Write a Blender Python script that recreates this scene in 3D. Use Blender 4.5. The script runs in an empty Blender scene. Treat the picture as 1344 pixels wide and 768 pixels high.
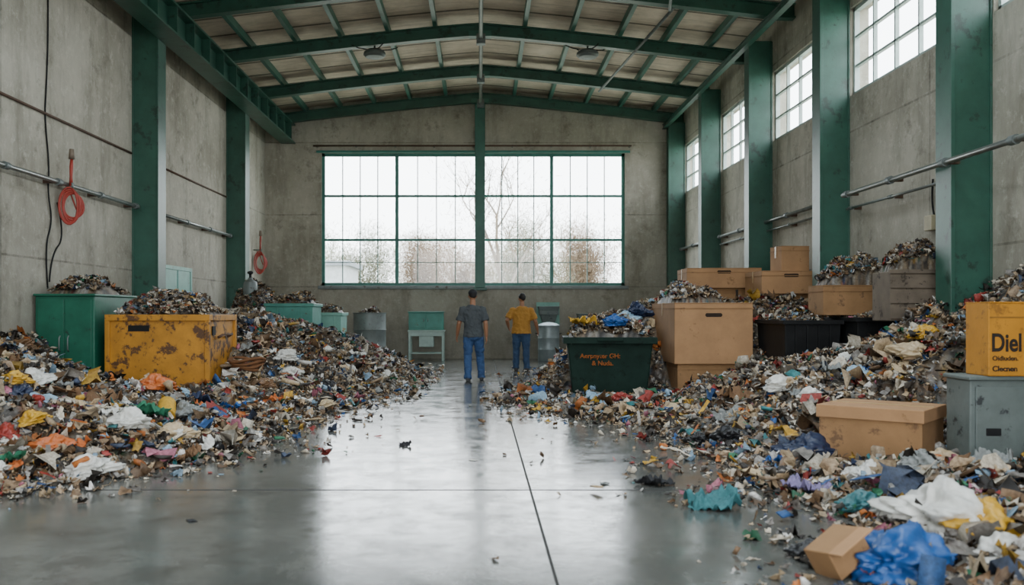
import bpy, bmesh, math, random
import numpy as np
from mathutils import Vector, Matrix, Euler, noise as mn

random.seed(7); np.random.seed(7)
RNG = np.random.RandomState(11)
scene = bpy.context.scene
COL = scene.collection
R = math.radians

def lin(h):
    h = h.lstrip('#')
    out = []
    for i in (0, 2, 4):
        c = int(h[i:i+2], 16)/255.0
        out.append(c/12.92 if c <= 0.04045 else ((c+0.055)/1.055)**2.4)
    return tuple(out)

# ------------------------------------------------------------------ materials
def newmat(name):
    m = bpy.data.materials.new(name); m.use_nodes = True
    nt = m.node_tree
    return m, nt, nt.nodes['Principled BSDF']

def N(nt, t, **kw):
    n = nt.nodes.new(t)
    for k, v in kw.items():
        setattr(n, k, v)
    return n

def noise_node(nt, scale, detail=5, rough=0.6, vec=None):
    n = N(nt, 'ShaderNodeTexNoise')
    n.inputs['Scale'].default_value = scale
    n.inputs['Detail'].default_value = detail
    n.inputs['Roughness'].default_value = rough
    if vec is not None: nt.links.new(vec, n.inputs['Vector'])
    return n

def ramp(nt, src, p0, p1, c0=(0,0,0,1), c1=(1,1,1,1)):
    r = N(nt, 'ShaderNodeValToRGB')
    r.color_ramp.elements[0].position = p0; r.color_ramp.elements[1].position = p1
    r.color_ramp.elements[0].color = c0; r.color_ramp.elements[1].color = c1
    nt.links.new(src, r.inputs['Fac'])
    return r

def mix(nt, fac, a, b, blend='MIX'):
    m = N(nt, 'ShaderNodeMix', data_type='RGBA', blend_type=blend)
    for s, v in ((m.inputs[0], fac), (m.inputs[6], a), (m.inputs[7], b)):
        if hasattr(v, 'is_output'): nt.links.new(v, s)
        elif isinstance(v, (int, float)): s.default_value = v
        else: s.default_value = (v[0], v[1], v[2], 1)
    return m.outputs[2]

def bump(nt, src, bs, strength=0.3, dist=0.02, prev=None):
    b = N(nt, 'ShaderNodeBump')
    b.inputs['Strength'].default_value = strength
    b.inputs['Distance'].default_value = dist
    nt.links.new(src, b.inputs['Height'])
    if prev is not None: nt.links.new(prev, b.inputs['Normal'])
    nt.links.new(b.outputs['Normal'], bs.inputs['Normal'])
    return b.outputs['Normal']

_mc = {}
def paint(hexc, rough=0.5, metal=0.0, var=0.25, scale=4.0, rust=None, rust_amt=0.62, bmp=0.15, bscale=30, name=None, spec=0.5):
    key = (hexc, rough, metal, var, scale, rust, rust_amt, bmp, bscale, spec)
    if key in _mc: return _mc[key]
    m, nt, bs = newmat(name or ('mat_' + hexc))
    tc = N(nt, 'ShaderNodeTexCoord')
    n1 = noise_node(nt, scale, 6, 0.65, tc.outputs['Object'])
    c = lin(hexc)
    d = tuple(v*(1-var) for v in c); l = tuple(min(1, v*(1+var*0.6)+0.01*var) for v in c)
    col = mix(nt, ramp(nt, n1.outputs['Fac'], 0.3, 0.7).outputs['Color'], d, l)
    if rust:
        n2 = noise_node(nt, scale*1.7, 8, 0.7, tc.outputs['Object'])
        rf = ramp(nt, n2.outputs['Fac'], rust_amt-0.03, rust_amt+0.03)
        col = mix(nt, rf.outputs['Color'], col, lin(rust))
    nt.links.new(col, bs.inputs['Base Color'])
    bs.inputs['Roughness'].default_value = rough
    bs.inputs['Metallic'].default_value = metal
    bs.inputs['Specular IOR Level'].default_value = spec
    if bmp:
        n3 = noise_node(nt, bscale, 4, 0.6, tc.outputs['Object'])
        bump(nt, n3.outputs['Fac'], bs, bmp, 0.01)
    _mc[key] = m
    return m

def mat_wall(name, c_dark, c_light, c_spot):
    m, nt, bs = newmat(name)
    tc = N(nt, 'ShaderNodeTexCoord')
    o = tc.outputs['Object']
    big = noise_node(nt, 0.5, 8, 0.7, o)
    col = mix(nt, ramp(nt, big.outputs['Fac'], 0.36, 0.64).outputs['Color'], lin(c_dark), lin(c_light))
    mp = N(nt, 'ShaderNodeMapping'); mp.inputs['Scale'].default_value = (1.6, 1.6, 0.35)
    nt.links.new(o, mp.inputs['Vector'])
    st = noise_node(nt, 1.0, 8, 0.72, mp.outputs['Vector'])
    col = mix(nt, ramp(nt, st.outputs['Fac'], 0.5, 0.76, (0,0,0,1), (.7,.7,.7,1)).outputs['Color'], col, lin('#676152'))
    fine = noise_node(nt, 6, 9, 0.78, o)
    col = mix(nt, ramp(nt, fine.outputs['Fac'], 0.53, 0.68, (0,0,0,1), (.65,.65,.65,1)).outputs['Color'], col, lin(c_spot))
    fine2 = noise_node(nt, 1.8, 12, 0.8, o)
    col = mix(nt, ramp(nt, fine2.outputs['Fac'], 0.54, 0.68, (0,0,0,1), (.8,.8,.8,1)).outputs['Color'], col, lin('#6d685b'))
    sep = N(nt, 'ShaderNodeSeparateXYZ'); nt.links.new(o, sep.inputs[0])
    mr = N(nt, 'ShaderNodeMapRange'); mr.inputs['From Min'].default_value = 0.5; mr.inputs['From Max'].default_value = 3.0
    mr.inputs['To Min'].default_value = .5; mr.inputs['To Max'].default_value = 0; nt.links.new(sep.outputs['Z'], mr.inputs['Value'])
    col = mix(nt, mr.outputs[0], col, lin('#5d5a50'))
    def seam(out, period, off, w):
        a = N(nt, 'ShaderNodeMath', operation='ADD'); a.inputs[1].default_value = off; nt.links.new(out, a.inputs[0])
        d = N(nt, 'ShaderNodeMath', operation='DIVIDE'); d.inputs[1].default_value = period; nt.links.new(a.outputs[0], d.inputs[0])
        f = N(nt, 'ShaderNodeMath', operation='FRACT'); nt.links.new(d.outputs[0], f.inputs[0])
        l = N(nt, 'ShaderNodeMath', operation='LESS_THAN'); l.inputs[1].default_value = w/period; nt.links.new(f.outputs[0], l.inputs[0])
        return l.outputs[0]
    s1 = seam(sep.outputs['Z'], 2.13, 0.02, 0.03)
    s2 = seam(sep.outputs['Y'], 6.2, 0.3, 0.03)
    mx = N(nt, 'ShaderNodeMath', operation='MAXIMUM'); nt.links.new(s1, mx.inputs[0]); nt.links.new(s2, mx.inputs[1])
    ms = N(nt, 'ShaderNodeMath', operation='MULTIPLY'); nt.links.new(mx.outputs[0], ms.inputs[0])
    nt.links.new(ramp(nt, fine2.outputs['Fac'], .4, .6, (.05,.05,.05,1), (.6,.6,.6,1)).outputs['Color'], ms.inputs[1])
    col = mix(nt, ms.outputs[0], col, lin('#4a463e'))
    nt.links.new(col, bs.inputs['Base Color'])
    bs.inputs['Roughness'].default_value = 0.9
    b1 = bump(nt, fine.outputs['Fac'], bs, 0.8, 0.025)
    b2 = bump(nt, fine2.outputs['Fac'], bs, 0.5, 0.03, b1)
    inv = N(nt, 'ShaderNodeMath', operation='MULTIPLY'); inv.inputs[1].default_value = -1; nt.links.new(mx.outputs[0], inv.inputs[0])
    bump(nt, inv.outputs[0], bs, 0.4, 0.01, b2)
    return m

def mat_floor():
    m, nt, bs = newmat('polished_concrete')
    tc = N(nt, 'ShaderNodeTexCoord'); o = tc.outputs['Object']
    a = noise_node(nt, 0.5, 8, 0.65, o)
    b = noise_node(nt, 2.6, 10, 0.75, o)
    c = noise_node(nt, 22, 5, 0.7, o)
    mp = N(nt, 'ShaderNodeMapping'); mp.inputs['Scale'].default_value = (1, .25, 1); mp.inputs['Rotation'].default_value = (0, 0, .25); nt.links.new(o, mp.inputs['Vector'])
    s = noise_node(nt, 3.5, 8, .75, mp.outputs['Vector'])
    col = mix(nt, ramp(nt, a.outputs['Fac'], 0.36, 0.64).outputs['Color'], lin('#484a47'), lin('#696a65'))
    col = mix(nt, ramp(nt, b.outputs['Fac'], 0.48, 0.62, (0,0,0,1), (.6,.6,.6,1)).outputs['Color'], col, lin('#393834'))
    col = mix(nt, ramp(nt, s.outputs['Fac'], 0.55, 0.7, (0,0,0,1), (.45,.45,.45,1)).outputs['Color'], col, lin('#7d7c75'))
    col = mix(nt, ramp(nt, c.outputs['Fac'], 0.62, 0.75, (0,0,0,1), (.35,.35,.35,1)).outputs['Color'], col, lin('#8d8b80'))
    sep = N(nt, 'ShaderNodeSeparateXYZ'); nt.links.new(o, sep.inputs[0])
    def line(out, pos, w):
        s = N(nt, 'ShaderNodeMath', operation='SUBTRACT'); s.inputs[1].default_value = pos; nt.links.new(out, s.inputs[0])
        ab = N(nt, 'ShaderNodeMath', operation='ABSOLUTE'); nt.links.new(s.outputs[0], ab.inputs[0])
        l = N(nt, 'ShaderNodeMath', operation='LESS_THAN'); l.inputs[1].default_value = w; nt.links.new(ab.outputs[0], l.inputs[0])
        return l.outputs[0]
    cur = line(sep.outputs['X'], 0.38, 0.009)
    for p in (6.9, 13.8, 20.7, 0.0):
        l2 = line(sep.outputs['Y'], p, 0.02)
        mx = N(nt, 'ShaderNodeMath', operation='MAXIMUM'); nt.links.new(cur, mx.inputs[0]); nt.links.new(l2, mx.inputs[1]); cur = mx.outputs[0]
    ms = N(nt, 'ShaderNodeMath', operation='MULTIPLY'); ms.inputs[1].default_value = 0.9; nt.links.new(cur, ms.inputs[0])
    col = mix(nt, ms.outputs[0], col, lin('#1c1a17'))
    nt.links.new(col, bs.inputs['Base Color'])
    rr = ramp(nt, b.outputs['Fac'], 0.35, 0.68, (.08,.08,.08,1), (.28,.28,.28,1))
    rg = N(nt, 'ShaderNodeMath', operation='MAXIMUM'); nt.links.new(rr.outputs['Color'], rg.inputs[0]); nt.links.new(ms.outputs[0], rg.inputs[1])
    nt.links.new(rg.outputs[0], bs.inputs['Roughness'])
    bs.inputs['Specular IOR Level'].default_value = 0.5
    bp = bump(nt, a.outputs['Fac'], bs, 0.14, 0.02)
    bump(nt, b.outputs['Fac'], bs, 0.09, 0.01, bp)
    return m

def mat_ceiling():
    m, nt, bs = newmat('roof_deck')
    tc = N(nt, 'ShaderNodeTexCoord'); o = tc.outputs['Object']
    a = noise_node(nt, 0.9, 8, 0.7, o)
    mp = N(nt, 'ShaderNodeMapping'); mp.inputs['Scale'].default_value = (0.5, 4, 1); nt.links.new(o, mp.inputs['Vector'])
    b = noise_node(nt, 2.0, 6, 0.7, mp.outputs['Vector'])
    col = mix(nt, ramp(nt, a.outputs['Fac'], 0.35, 0.65).outputs['Color'], lin('#c8b7a4'), lin('#eddcc8'))
    col = mix(nt, ramp(nt, b.outputs['Fac'], 0.48, 0.72, (0,0,0,1), (.6,.6,.6,1)).outputs['Color'], col, lin('#93826f'))
    sep = N(nt, 'ShaderNodeSeparateXYZ'); nt.links.new(o, sep.inputs[0])
    d = N(nt, 'ShaderNodeMath', operation='DIVIDE'); d.inputs[1].default_value = 1.1; nt.links.new(sep.outputs['Y'], d.inputs[0])
    f = N(nt, 'ShaderNodeMath', operation='FRACT'); nt.links.new(d.outputs[0], f.inputs[0])
    l = N(nt, 'ShaderNodeMath', operation='LESS_THAN'); l.inputs[1].default_value = 0.08; nt.links.new(f.outputs[0], l.inputs[0])
    ms = N(nt, 'ShaderNodeMath', operation='MULTIPLY'); ms.inputs[1].default_value = 0.8; nt.links.new(l.outputs[0], ms.inputs[0])
    col = mix(nt, ms.outputs[0], col, lin('#4a4135'))
    nt.links.new(col, bs.inputs['Base Color']); bs.inputs['Roughness'].default_value = 0.85
    bump(nt, a.outputs['Fac'], bs, 0.4, 0.03)
    return m

def mat_attr():
    m, nt, bs = newmat('mixed_refuse')
    at = N(nt, 'ShaderNodeAttribute'); at.attribute_name = 'Col'
    tc = N(nt, 'ShaderNodeTexCoord')
    n = noise_node(nt, 38, 5, 0.75, tc.outputs['Object'])
    r = ramp(nt, n.outputs['Fac'], 0.38, 0.62, (.35,.3,.25,1), (1,1,1,1))
    col = mix(nt, 0.75, at.outputs['Color'], r.outputs['Color'], 'MULTIPLY')
    nt.links.new(col, bs.inputs['Base Color'])
    bs.inputs['Roughness'].default_value = 0.6
    bump(nt, n.outputs['Fac'], bs, 0.4, 0.01)
    return m

def mat_glass():
    m, nt, bs = newmat('window_glass')
    nt.nodes.remove(bs)
    t = N(nt, 'ShaderNodeBsdfTransparent'); t.inputs[0].default_value = (.95, .98, .97, 1)
    g = N(nt, 'ShaderNodeBsdfGlossy'); g.inputs['Roughness'].default_value = 0.05
    mx = N(nt, 'ShaderNodeMixShader'); mx.inputs[0].default_value = 0.05
    nt.links.new(t.outputs[0], mx.inputs[1]); nt.links.new(g.outputs[0], mx.inputs[2])
    nt.links.new(mx.outputs[0], nt.nodes['Material Output'].inputs['Surface'])
    return m

def mat_leaf(name, c):
    m, nt, bs = newmat(name)
    nt.nodes.remove(bs)
    d = N(nt, 'ShaderNodeBsdfDiffuse'); t = N(nt, 'ShaderNodeBsdfTranslucent'); tc = N(nt, 'ShaderNodeTexCoord')
    n = noise_node(nt, .8, 3, .6, tc.outputs['Object'])
    cc = mix(nt, ramp(nt, n.outputs['Fac'], .35, .65).outputs['Color'], tuple(v*.8 for v in lin(c)), lin(c))
    nt.links.new(cc, d.inputs[0]); nt.links.new(cc, t.inputs[0])
    mx = N(nt, 'ShaderNodeMixShader'); mx.inputs[0].default_value = .5
    nt.links.new(d.outputs[0], mx.inputs[1]); nt.links.new(t.outputs[0], mx.inputs[2])
    nt.links.new(mx.outputs[0], nt.nodes['Material Output'].inputs['Surface'])
    return m

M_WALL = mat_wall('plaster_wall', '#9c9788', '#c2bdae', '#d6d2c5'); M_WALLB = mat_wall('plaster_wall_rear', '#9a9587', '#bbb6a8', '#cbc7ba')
M_FLOOR = mat_floor(); M_CEIL = mat_ceiling(); M_REF = mat_attr(); M_GLASS = mat_glass()
M_GREEN = paint('#305a4c', 0.42, 0, 0.28, 2.0, '#233c33', 0.6, 0.1)
M_GREEN2 = paint('#3c6d5f', 0.45, 0, 0.25, 2.0, '#56513f', 0.68, 0.1)
M_FRAME = paint('#3b7d71', 0.45, 0, 0.2, 5)
M_MUNT = paint('#7d9c95', 0.45, 0, 0.2, 5)
M_FRAMEW = paint('#a9b8b3', 0.5, 0, 0.2, 5)
M_PIPE = paint('#868b87', 0.35, 0.7, 0.25, 6, '#6b5442', 0.64)
M_BLACK = paint('#161718', 0.6, 0, 0.3, 6, spec=.25)
M_CARD = paint('#aa825b', 0.85, 0, 0.16, 3, '#8a6845', 0.64, 0.15, 40)
M_CARD2 = paint('#96724c', 0.85, 0, 0.2, 3, '#6e533a', 0.62, 0.15, 40)
M_TAPE = paint('#b8986a', 0.35, 0, 0.1, 8)
M_DKGREEN = paint('#0f2820', 0.7, 0, 0.35, 3, '#0a1813', 0.6, spec=.2)
M_CABG = paint('#17604a', 0.45, 0, 0.25, 3, '#24382f', 0.64)
M_YELLOW = paint('#b97f1f', 0.55, 0, 0.3, 3, '#56381e', 0.56)
M_TEAL = paint('#44897b', 0.5, 0, 0.25, 3, '#4d4a3a', 0.64)
M_TEAL2 = paint('#79ab9d', 0.5, 0, 0.25, 3, '#6b6656', 0.64)
M_GREYM = paint('#727a78', 0.5, 0.3, 0.25, 4, '#4a3c31', 0.62)
M_GREYC = paint('#626c69', 0.55, 0, 0.25, 4, '#2f3436', 0.6)
M_RUST = paint('#5c4638', 0.8, 0.2, 0.3, 8)
M_CRATE = paint('#6c6052', 0.8, 0, 0.3, 4, '#40372f', 0.6)

# ------------------------------------------------------------------ helpers
def mesh_obj(name, verts, faces, mat=None, parent=None, smooth=False, bevel=0):
    me = bpy.data.meshes.new(name); me.from_pydata([tuple(v) for v in verts], [], [tuple(f) for f in faces]); me.update()
    bm = bmesh.new(); bm.from_mesh(me); bmesh.ops.recalc_face_normals(bm, faces=bm.faces); bm.to_mesh(me); bm.free()
    if smooth:
        for p in me.polygons: p.use_smooth = True
    ob = bpy.data.objects.new(name, me)
    if mat: me.materials.append(mat)
    COL.objects.link(ob)
    if parent: ob.parent = parent
    if bevel:
        b = ob.modifiers.new('bevel', 'BEVEL'); b.width = bevel; b.segments = 2; b.limit_method = 'ANGLE'
    return ob

def box_vf(x0, x1, y0, y1, z0, z1, vs, fs):
    b = len(vs)
    vs += [(x0,y0,z0),(x1,y0,z0),(x1,y1,z0),(x0,y1,z0),(x0,y0,z1),(x1,y0,z1),(x1,y1,z1),(x0,y1,z1)]
    fs += [(b,b+3,b+2,b+1),(b+4,b+5,b+6,b+7),(b,b+1,b+5,b+4),(b+1,b+2,b+6,b+5),(b+2,b+3,b+7,b+6),(b+3,b,b+4,b+7)]

def boxes(name, lst, mat, parent=None, bevel=0):
    vs, fs = [], []
    for b in lst: box_vf(*b, vs, fs)
    return mesh_obj(name, vs, fs, mat, parent, False, bevel)

def tube_vf(pts, radii, vs, fs, seg=12, cap=True, flat=None):
    pts = [Vector(p) for p in pts]; n = len(pts); base = len(vs)
    for i, p in enumerate(pts):
        if i == 0: t = pts[1]-pts[0]
        elif i == n-1: t = pts[-1]-pts[-2]
        else: t = (pts[i+1]-pts[i]).normalized() + (pts[i]-pts[i-1]).normalized()
        t.normalize()
        ref = Vector((0, 1, 0)) if abs(t.y) < 0.85 else Vector((0, 0, 1))
        u = ref.cross(t).normalized(); v = t.cross(u).normalized()
        r = radii[i] if isinstance(radii, (list, tuple)) else radii
        if isinstance(r, (int, float)): r = (r, r)
        for k in range(seg):
            a = 2*math.pi*k/seg
            vs.append(tuple(p + u*math.cos(a)*r[0] + v*math.sin(a)*r[1]))
    for i in range(n-1):
        for k in range(seg):
            a = base+i*seg+k; b = base+i*seg+(k+1) % seg
            fs.append((a, b, b+seg, a+seg))
    if cap:
        fs.append(tuple(base+k for k in range(seg))[::-1])
        fs.append(tuple(base+(n-1)*seg+k for k in range(seg)))

def tube(name, pts, r, mat, parent=None, seg=12, smooth=True):
    vs, fs = [], []; tube_vf(pts, r if isinstance(r, list) else [r]*len(pts), vs, fs, seg)
    return mesh_obj(name, vs, fs, mat, parent, smooth)

def lathe(name, prof, mat, parent=None, seg=24, center=(0,0,0), closed=False):
    vs, fs = [], []
    for r, z in prof:
        for k in range(seg):
            a = 2*math.pi*k/seg; vs.append((center[0]+r*math.cos(a), center[1]+r*math.sin(a), center[2]+z))
    for i in range(len(prof)-1):
        for k in range(seg):
            a = i*seg+k; b = i*seg+(k+1) % seg
            fs.append((a, b, b+seg, a+seg))
    fs.append(tuple(range(seg))[::-1]); fs.append(tuple((len(prof)-1)*seg+k for k in range(seg)))
    o = mesh_obj(name, vs, fs, mat, parent, True)
    try: o.data.set_sharp_from_angle(angle=R(35))
    except Exception: pass
    return o

def thing(name, label, cat, loc=(0,0,0), rz=0, group=None):
    e = bpy.data.objects.new(name, None); e.empty_display_size = 0.2
    e.location = loc; e.rotation_euler = (0, 0, R(rz)); COL.objects.link(e)
    e['label'] = label; e['category'] = cat
    if group: e['group'] = group
    return e

def tag(o, label, cat, group=None, kind=None):
    o['label'] = label; o['category'] = cat
    if group: o['group'] = group
    if kind: o['kind'] = kind
    return o

def struct(o): o['kind'] = 'structure'; return o

def to_mesh(o):
    dg = bpy.context.evaluated_depsgraph_get(); dg.update()
    me = bpy.data.meshes.new_from_object(o.evaluated_get(dg)); nm = o.name
    o.name = nm+'_old'
    n = bpy.data.objects.new(nm, me); COL.objects.link(n)
    n.parent = o.parent; n.location = o.location; n.rotation_euler = o.rotation_euler; n.scale = o.scale
    for k in ('label', 'category', 'group', 'kind'):
        if k in o: n[k] = o[k]
    bpy.data.objects.remove(o); return n

# ------------------------------------------------------------------ room shell
XL, XR, YB, YF = -6.35, 5.96, 27.0, -5.0
def zr(x):
    t = min(1.0, abs(x)/5.7)
    return 6.92 + 0.6*(1-t**1.15)
def zdeck(x):
    t = abs(x)/5.7
    return 7.36 + 0.6*(1-t**1.15)

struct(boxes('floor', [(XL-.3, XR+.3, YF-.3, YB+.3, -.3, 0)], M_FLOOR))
struct(boxes('wall_left', [(XL-.3, XL, YF-.3, YB+.3, -.3, 7.45)], M_WALL))
bays = [(3.1, 6.6), (7.15, 10.6), (11.1, 14.72), (15.2, 18.62), (19.1, 22.62), (23.1, 26.6)]
WZ0, WZ1 = 4.83, 6.24
bl = [(XR, XR+.3, YF-.3, YB+.3, -.3, WZ0), (XR, XR+.3, YF-.3, YB+.3, WZ1, 7.45)]
prev = YF-.3
for a, b in bays:
    bl.append((XR, XR+.3, prev, a, WZ0, WZ1)); prev = b
bl.append((XR, XR+.3, prev, YB+.3, WZ0, WZ1))
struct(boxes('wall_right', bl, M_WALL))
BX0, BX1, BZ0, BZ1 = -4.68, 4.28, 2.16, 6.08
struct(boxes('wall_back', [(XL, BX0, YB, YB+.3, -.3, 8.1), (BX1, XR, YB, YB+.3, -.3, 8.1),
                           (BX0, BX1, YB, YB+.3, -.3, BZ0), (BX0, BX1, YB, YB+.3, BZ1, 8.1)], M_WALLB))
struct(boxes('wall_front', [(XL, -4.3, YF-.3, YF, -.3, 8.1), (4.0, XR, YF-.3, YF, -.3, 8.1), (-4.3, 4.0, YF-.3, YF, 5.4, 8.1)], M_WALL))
vs, fs = [], []
xs = np.linspace(XL-.3, XR+.3, 61); nx = len(xs)
ADDED_SKY = (-2.0, 12.8); SX0, SX1 = 1.6, 3.45  # skylight openings added out of view to lift the interior light
ysd = [YF-.3, ADDED_SKY[0], ADDED_SKY[1], YB+.3]
for lay in (0, .12):
    for y in ysd:
        for x in xs: vs.append((x, y, zdeck(x)+lay))
for l in range(2):
    for j in range(3):
        for i in range(nx-1):
            xm = (xs[i]+xs[i+1])/2
            if j == 1 and SX0 < abs(xm) < SX1: continue
            a = l*4*nx+j*nx+i
            fs.append((a, a+1, a+nx+1, a+nx))
struct(mesh_obj('ceiling', vs, fs, M_CEIL))
for k, s in enumerate((-1, 1)):
    q = [(s*(SX0-.1), ADDED_SKY[0], zdeck(SX0)+.13), (s*(SX1+.1), ADDED_SKY[0], zdeck(SX1)+.13), (s*(SX1+.1), ADDED_SKY[1], zdeck(SX1)+.13), (s*(SX0-.1), ADDED_SKY[1], zdeck(SX0)+.13)]
    struct(mesh_obj('window_%d' % (8+k), q, [(0, 1, 2, 3)], M_GLASS))  # glass over the added skylights, unseen from the camera

def make_window_big():
    v, f = [], []
    y0, y1 = YB+.06, YB+.16
    t = .09
    box_vf(BX0, BX1, y0, y1, BZ0, BZ0+t, v, f); box_vf(BX0, BX1, y0, y1, BZ1-t, BZ1, v, f)
    box_vf(BX0, BX0+t, y0, y1, BZ0, BZ1, v, f); box_vf(BX1-t, BX1, y0, y1, BZ0, BZ1, v, f)
    cols = [(BX0+t, -2.51), (-2.41, -.17), (.17, 2.07), (2.17, BX1-t)]
    box_vf(-2.51, -2.41, y0-.02, y1, BZ0, BZ1, v, f); box_vf(2.07, 2.17, y0-.02, y1, BZ0, BZ1, v, f)
    for z in (3.52, 4.82):
        box_vf(BX0, BX1, y0+.01, y1-.01, z-.035, z+.035, v, f)
    o = struct(mesh_obj('window_1', v, f, M_FRAME))
    v, f = [], []
    for z in (2.85,):
        box_vf(BX0, BX1, y0+.03, y1-.03, z-.012, z+.012, v, f)
    for a, b in cols:
        for k in (1, 2, 3):
            x = a+(b-a)*k/4
            w = .015
            box_vf(x-w, x+w, y0+.03, y1-.03, BZ0, BZ1, v, f)
    mesh_obj('glazing_bars', v, f, M_MUNT, o)
    mesh_obj('glass_pane', [(BX0, YB+.12, BZ0), (BX1, YB+.12, BZ0), (BX1, YB+.12, BZ1), (BX0, YB+.12, BZ1)], [(0,1,2,3)], M_GLASS, o)
make_window_big()
for i, (a, b) in enumerate(bays):
    v, f = [], []
    x0, x1 = XR+.05, XR+.13; t = .06
    box_vf(x0, x1, a, b, WZ0, WZ0+t, v, f); box_vf(x0, x1, a, b, WZ1-t, WZ1, v, f)
    box_vf(x0, x1, a, a+t, WZ0, WZ1, v, f); box_vf(x0, x1, b-t, b, WZ0, WZ1, v, f)
    for k in range(1, 5):
        y = a+(b-a)*k/5; box_vf(x0+.01, x1-.01, y-.02, y+.02, WZ0, WZ1, v, f)
    for k in range(1, 3):
        z = WZ0+(WZ1-WZ0)*k/3; box_vf(x0+.01, x1-.01, a, b, z-.018, z+.018, v, f)
    o = struct(mesh_obj('window_%d' % (i+2), v, f, M_FRAMEW))
    mesh_obj('glass_pane', [(XR+.09, a, WZ0), (XR+.09, b, WZ0), (XR+.09, b, WZ1), (XR+.09, a, WZ1)], [(0,1,2,3)], M_GLASS, o)
struct(boxes('trim_1', [(BX0-.1, BX1+.1, YB-.06, YB+.05, BZ0-.1, BZ0)], M_GREYM, None, .01))
struct(boxes('trim_2', [(BX0-.15, BX1+.15, YB-.05, YB, BZ1, BZ1+.07)], M_FRAME, None, .01))

def column(x0, x1, y0, y1, z1, group, label):
    cx, cy = (x0+x1)/2, (y0+y1)/2; w, d = x1-x0, y1-y0
    e = thing('steel_column', label, 'column', (cx, cy, 0), 0, group)
    boxes('post', [(-w/2, w/2, -d/2, d/2, .03, z1)], M_GREEN, e, .015)
    boxes('flange', [(-w/2-.025, -w/2+.025, -d/2-.025, -d/2+.02, .03, z1-.02)], M_GREEN, e, .004)
    boxes('flange', [(w/2-.025, w/2, -d/2-.025, -d/2+.02, .03, z1-.02)], M_GREEN, e, .004)
    boxes('base_plate', [(-w/2-.05 if x0 > 0 else -w/2, w/2 if x0 > 0 else w/2+.05, -d/2-.1, d/2+.1, 0, .03)], M_GREYM, e, .005)
for yc in (5.0, 10.6, 16.9, 23.1):
    column(XL, -5.87, yc-.2, yc+.2, 6.9, 'left wall steel columns', 'dark green steel column standing against the plaster wall')
for yc in (2.8, 6.9, 10.85, 14.95, 18.85, 22.85, 26.78):
    column(5.5, XR, yc-.2, yc+.2, 6.9, 'window wall steel columns', 'dark green steel column between high windows and piles')
e = thing('steel_column', 'slim green steel mullion column dividing the big window', 'column', (0, YB-.1, 0))
boxes('post', [(-.15, .15, -.08, .07, 2.1, 7.75)], M_GREEN2, e, .01)
boxes('bracket', [(-.2, .2, -.1, .07, 2.02, 2.1)], M_GREEN, e, .01)

def ibeam(name, x0, x1, y0, y1, z0, z1, mat, t=.04):
    xm = (x0+x1)/2
    return boxes(name, [(x0, x1, y0, y1, z0, z0+t), (x0, x1, y0, y1, z1-t, z1), (xm-.03, xm+.03, y0, y1, z0+t, z1-t)], mat)
o = ibeam('eave_beam', -5.87, -5.45, YF, YB, 6.35, 6.92, M_GREEN)
tag(o, 'deep green steel beam running along the top of the wall', 'beam')
v, f = [], []
for k in range(32):
    y = YF+.5+k*1.0
    box_vf(-5.86, -5.46, y-.015, y+.015, 6.39, 6.88, v, f)
mesh_obj('stiffener_plates', v, f, M_GREEN, o)['kind'] = 'stuff'
o = ibeam('eave_beam', 5.38, 5.5, YF, YB, 6.78, 6.92, M_GREEN, .02)
tag(o, 'slim green steel beam under the roof above high windows', 'beam')

RX = np.linspace(-5.87, XR, 41)
def rafter(y):
    prof = [(-.1, 0), (.1, 0), (.1, .03), (.02, .03), (.02, .25), (.1, .25), (.1, .28), (-.1, .28), (-.1, .25), (-.02, .25), (-.02, .03), (-.1, .03)]
    v, f = [], []
    n = len(prof)
    for x in RX:
        for py, pz in prof: v.append((x, y+py, zr(x)+pz))
    for i in range(len(RX)-1):
        for k in range(n):
            a = i*n+k; b = i*n+(k+1) % n
            f.append((a, b, b+n, a+n))
    f.append(tuple(range(n))); f.append(tuple((len(RX)-1)*n+k for k in range(n)))
    o = mesh_obj('roof_rafter', v, f, M_GREEN)
    tag(o, 'arched green steel roof rafter spanning the hall', 'roof rafter', 'roof rafters')
    boxes('gusset_plate', [(-.25, .25, y-.11, y+.11, zr(0)-.02, zr(0)+.1)], M_GREEN2, o)
for y in (3.5, 7.0, 10.5, 13.9, 17.35, 20.4, 23.8, 26.8): rafter(y)
for x in (-5.1, -4.1, -3.1, -2.05, -1.0, 1.0, 2.05, 3.1, 4.1, 5.1):
    o = boxes('roof_purlin', [(x-.045, x+.045, YF, YB, zr(x)+.26, zr(x)+.42)], M_GREEN2)
    tag(o, 'thin green steel purlin under the roof deck', 'purlin', 'roof purlins')
o = tube('ridge_conduit', [(0.02, 4, zr(0)-.08), (0.02, 26.8, zr(0)-.08)], .045, M_PIPE)
tag(o, 'grey metal conduit running along the roof ridge', 'pipe')
for y in (17.35, 20.4, 23.8, 26.6):
    boxes('hanger_bracket', [(-.08, .12, y-.16, y+.02, zr(0)-.2, zr(0)+.02)], M_GREYM, o, .01)
def brace(p, q, lab):
    o = tube('brace_rod', [p, q], .03, M_GREYM); tag(o, lab, 'brace', 'roof braces')
brace((3.65, 17.3, 7.1), (3.1, 23.8, 7.12), 'thin steel rod bracing the roof between rafters')
brace((3.0, 13.9, 7.15), (3.6, 17.35, 7.1), 'thin steel rod bracing the roof between rafters')
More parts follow.
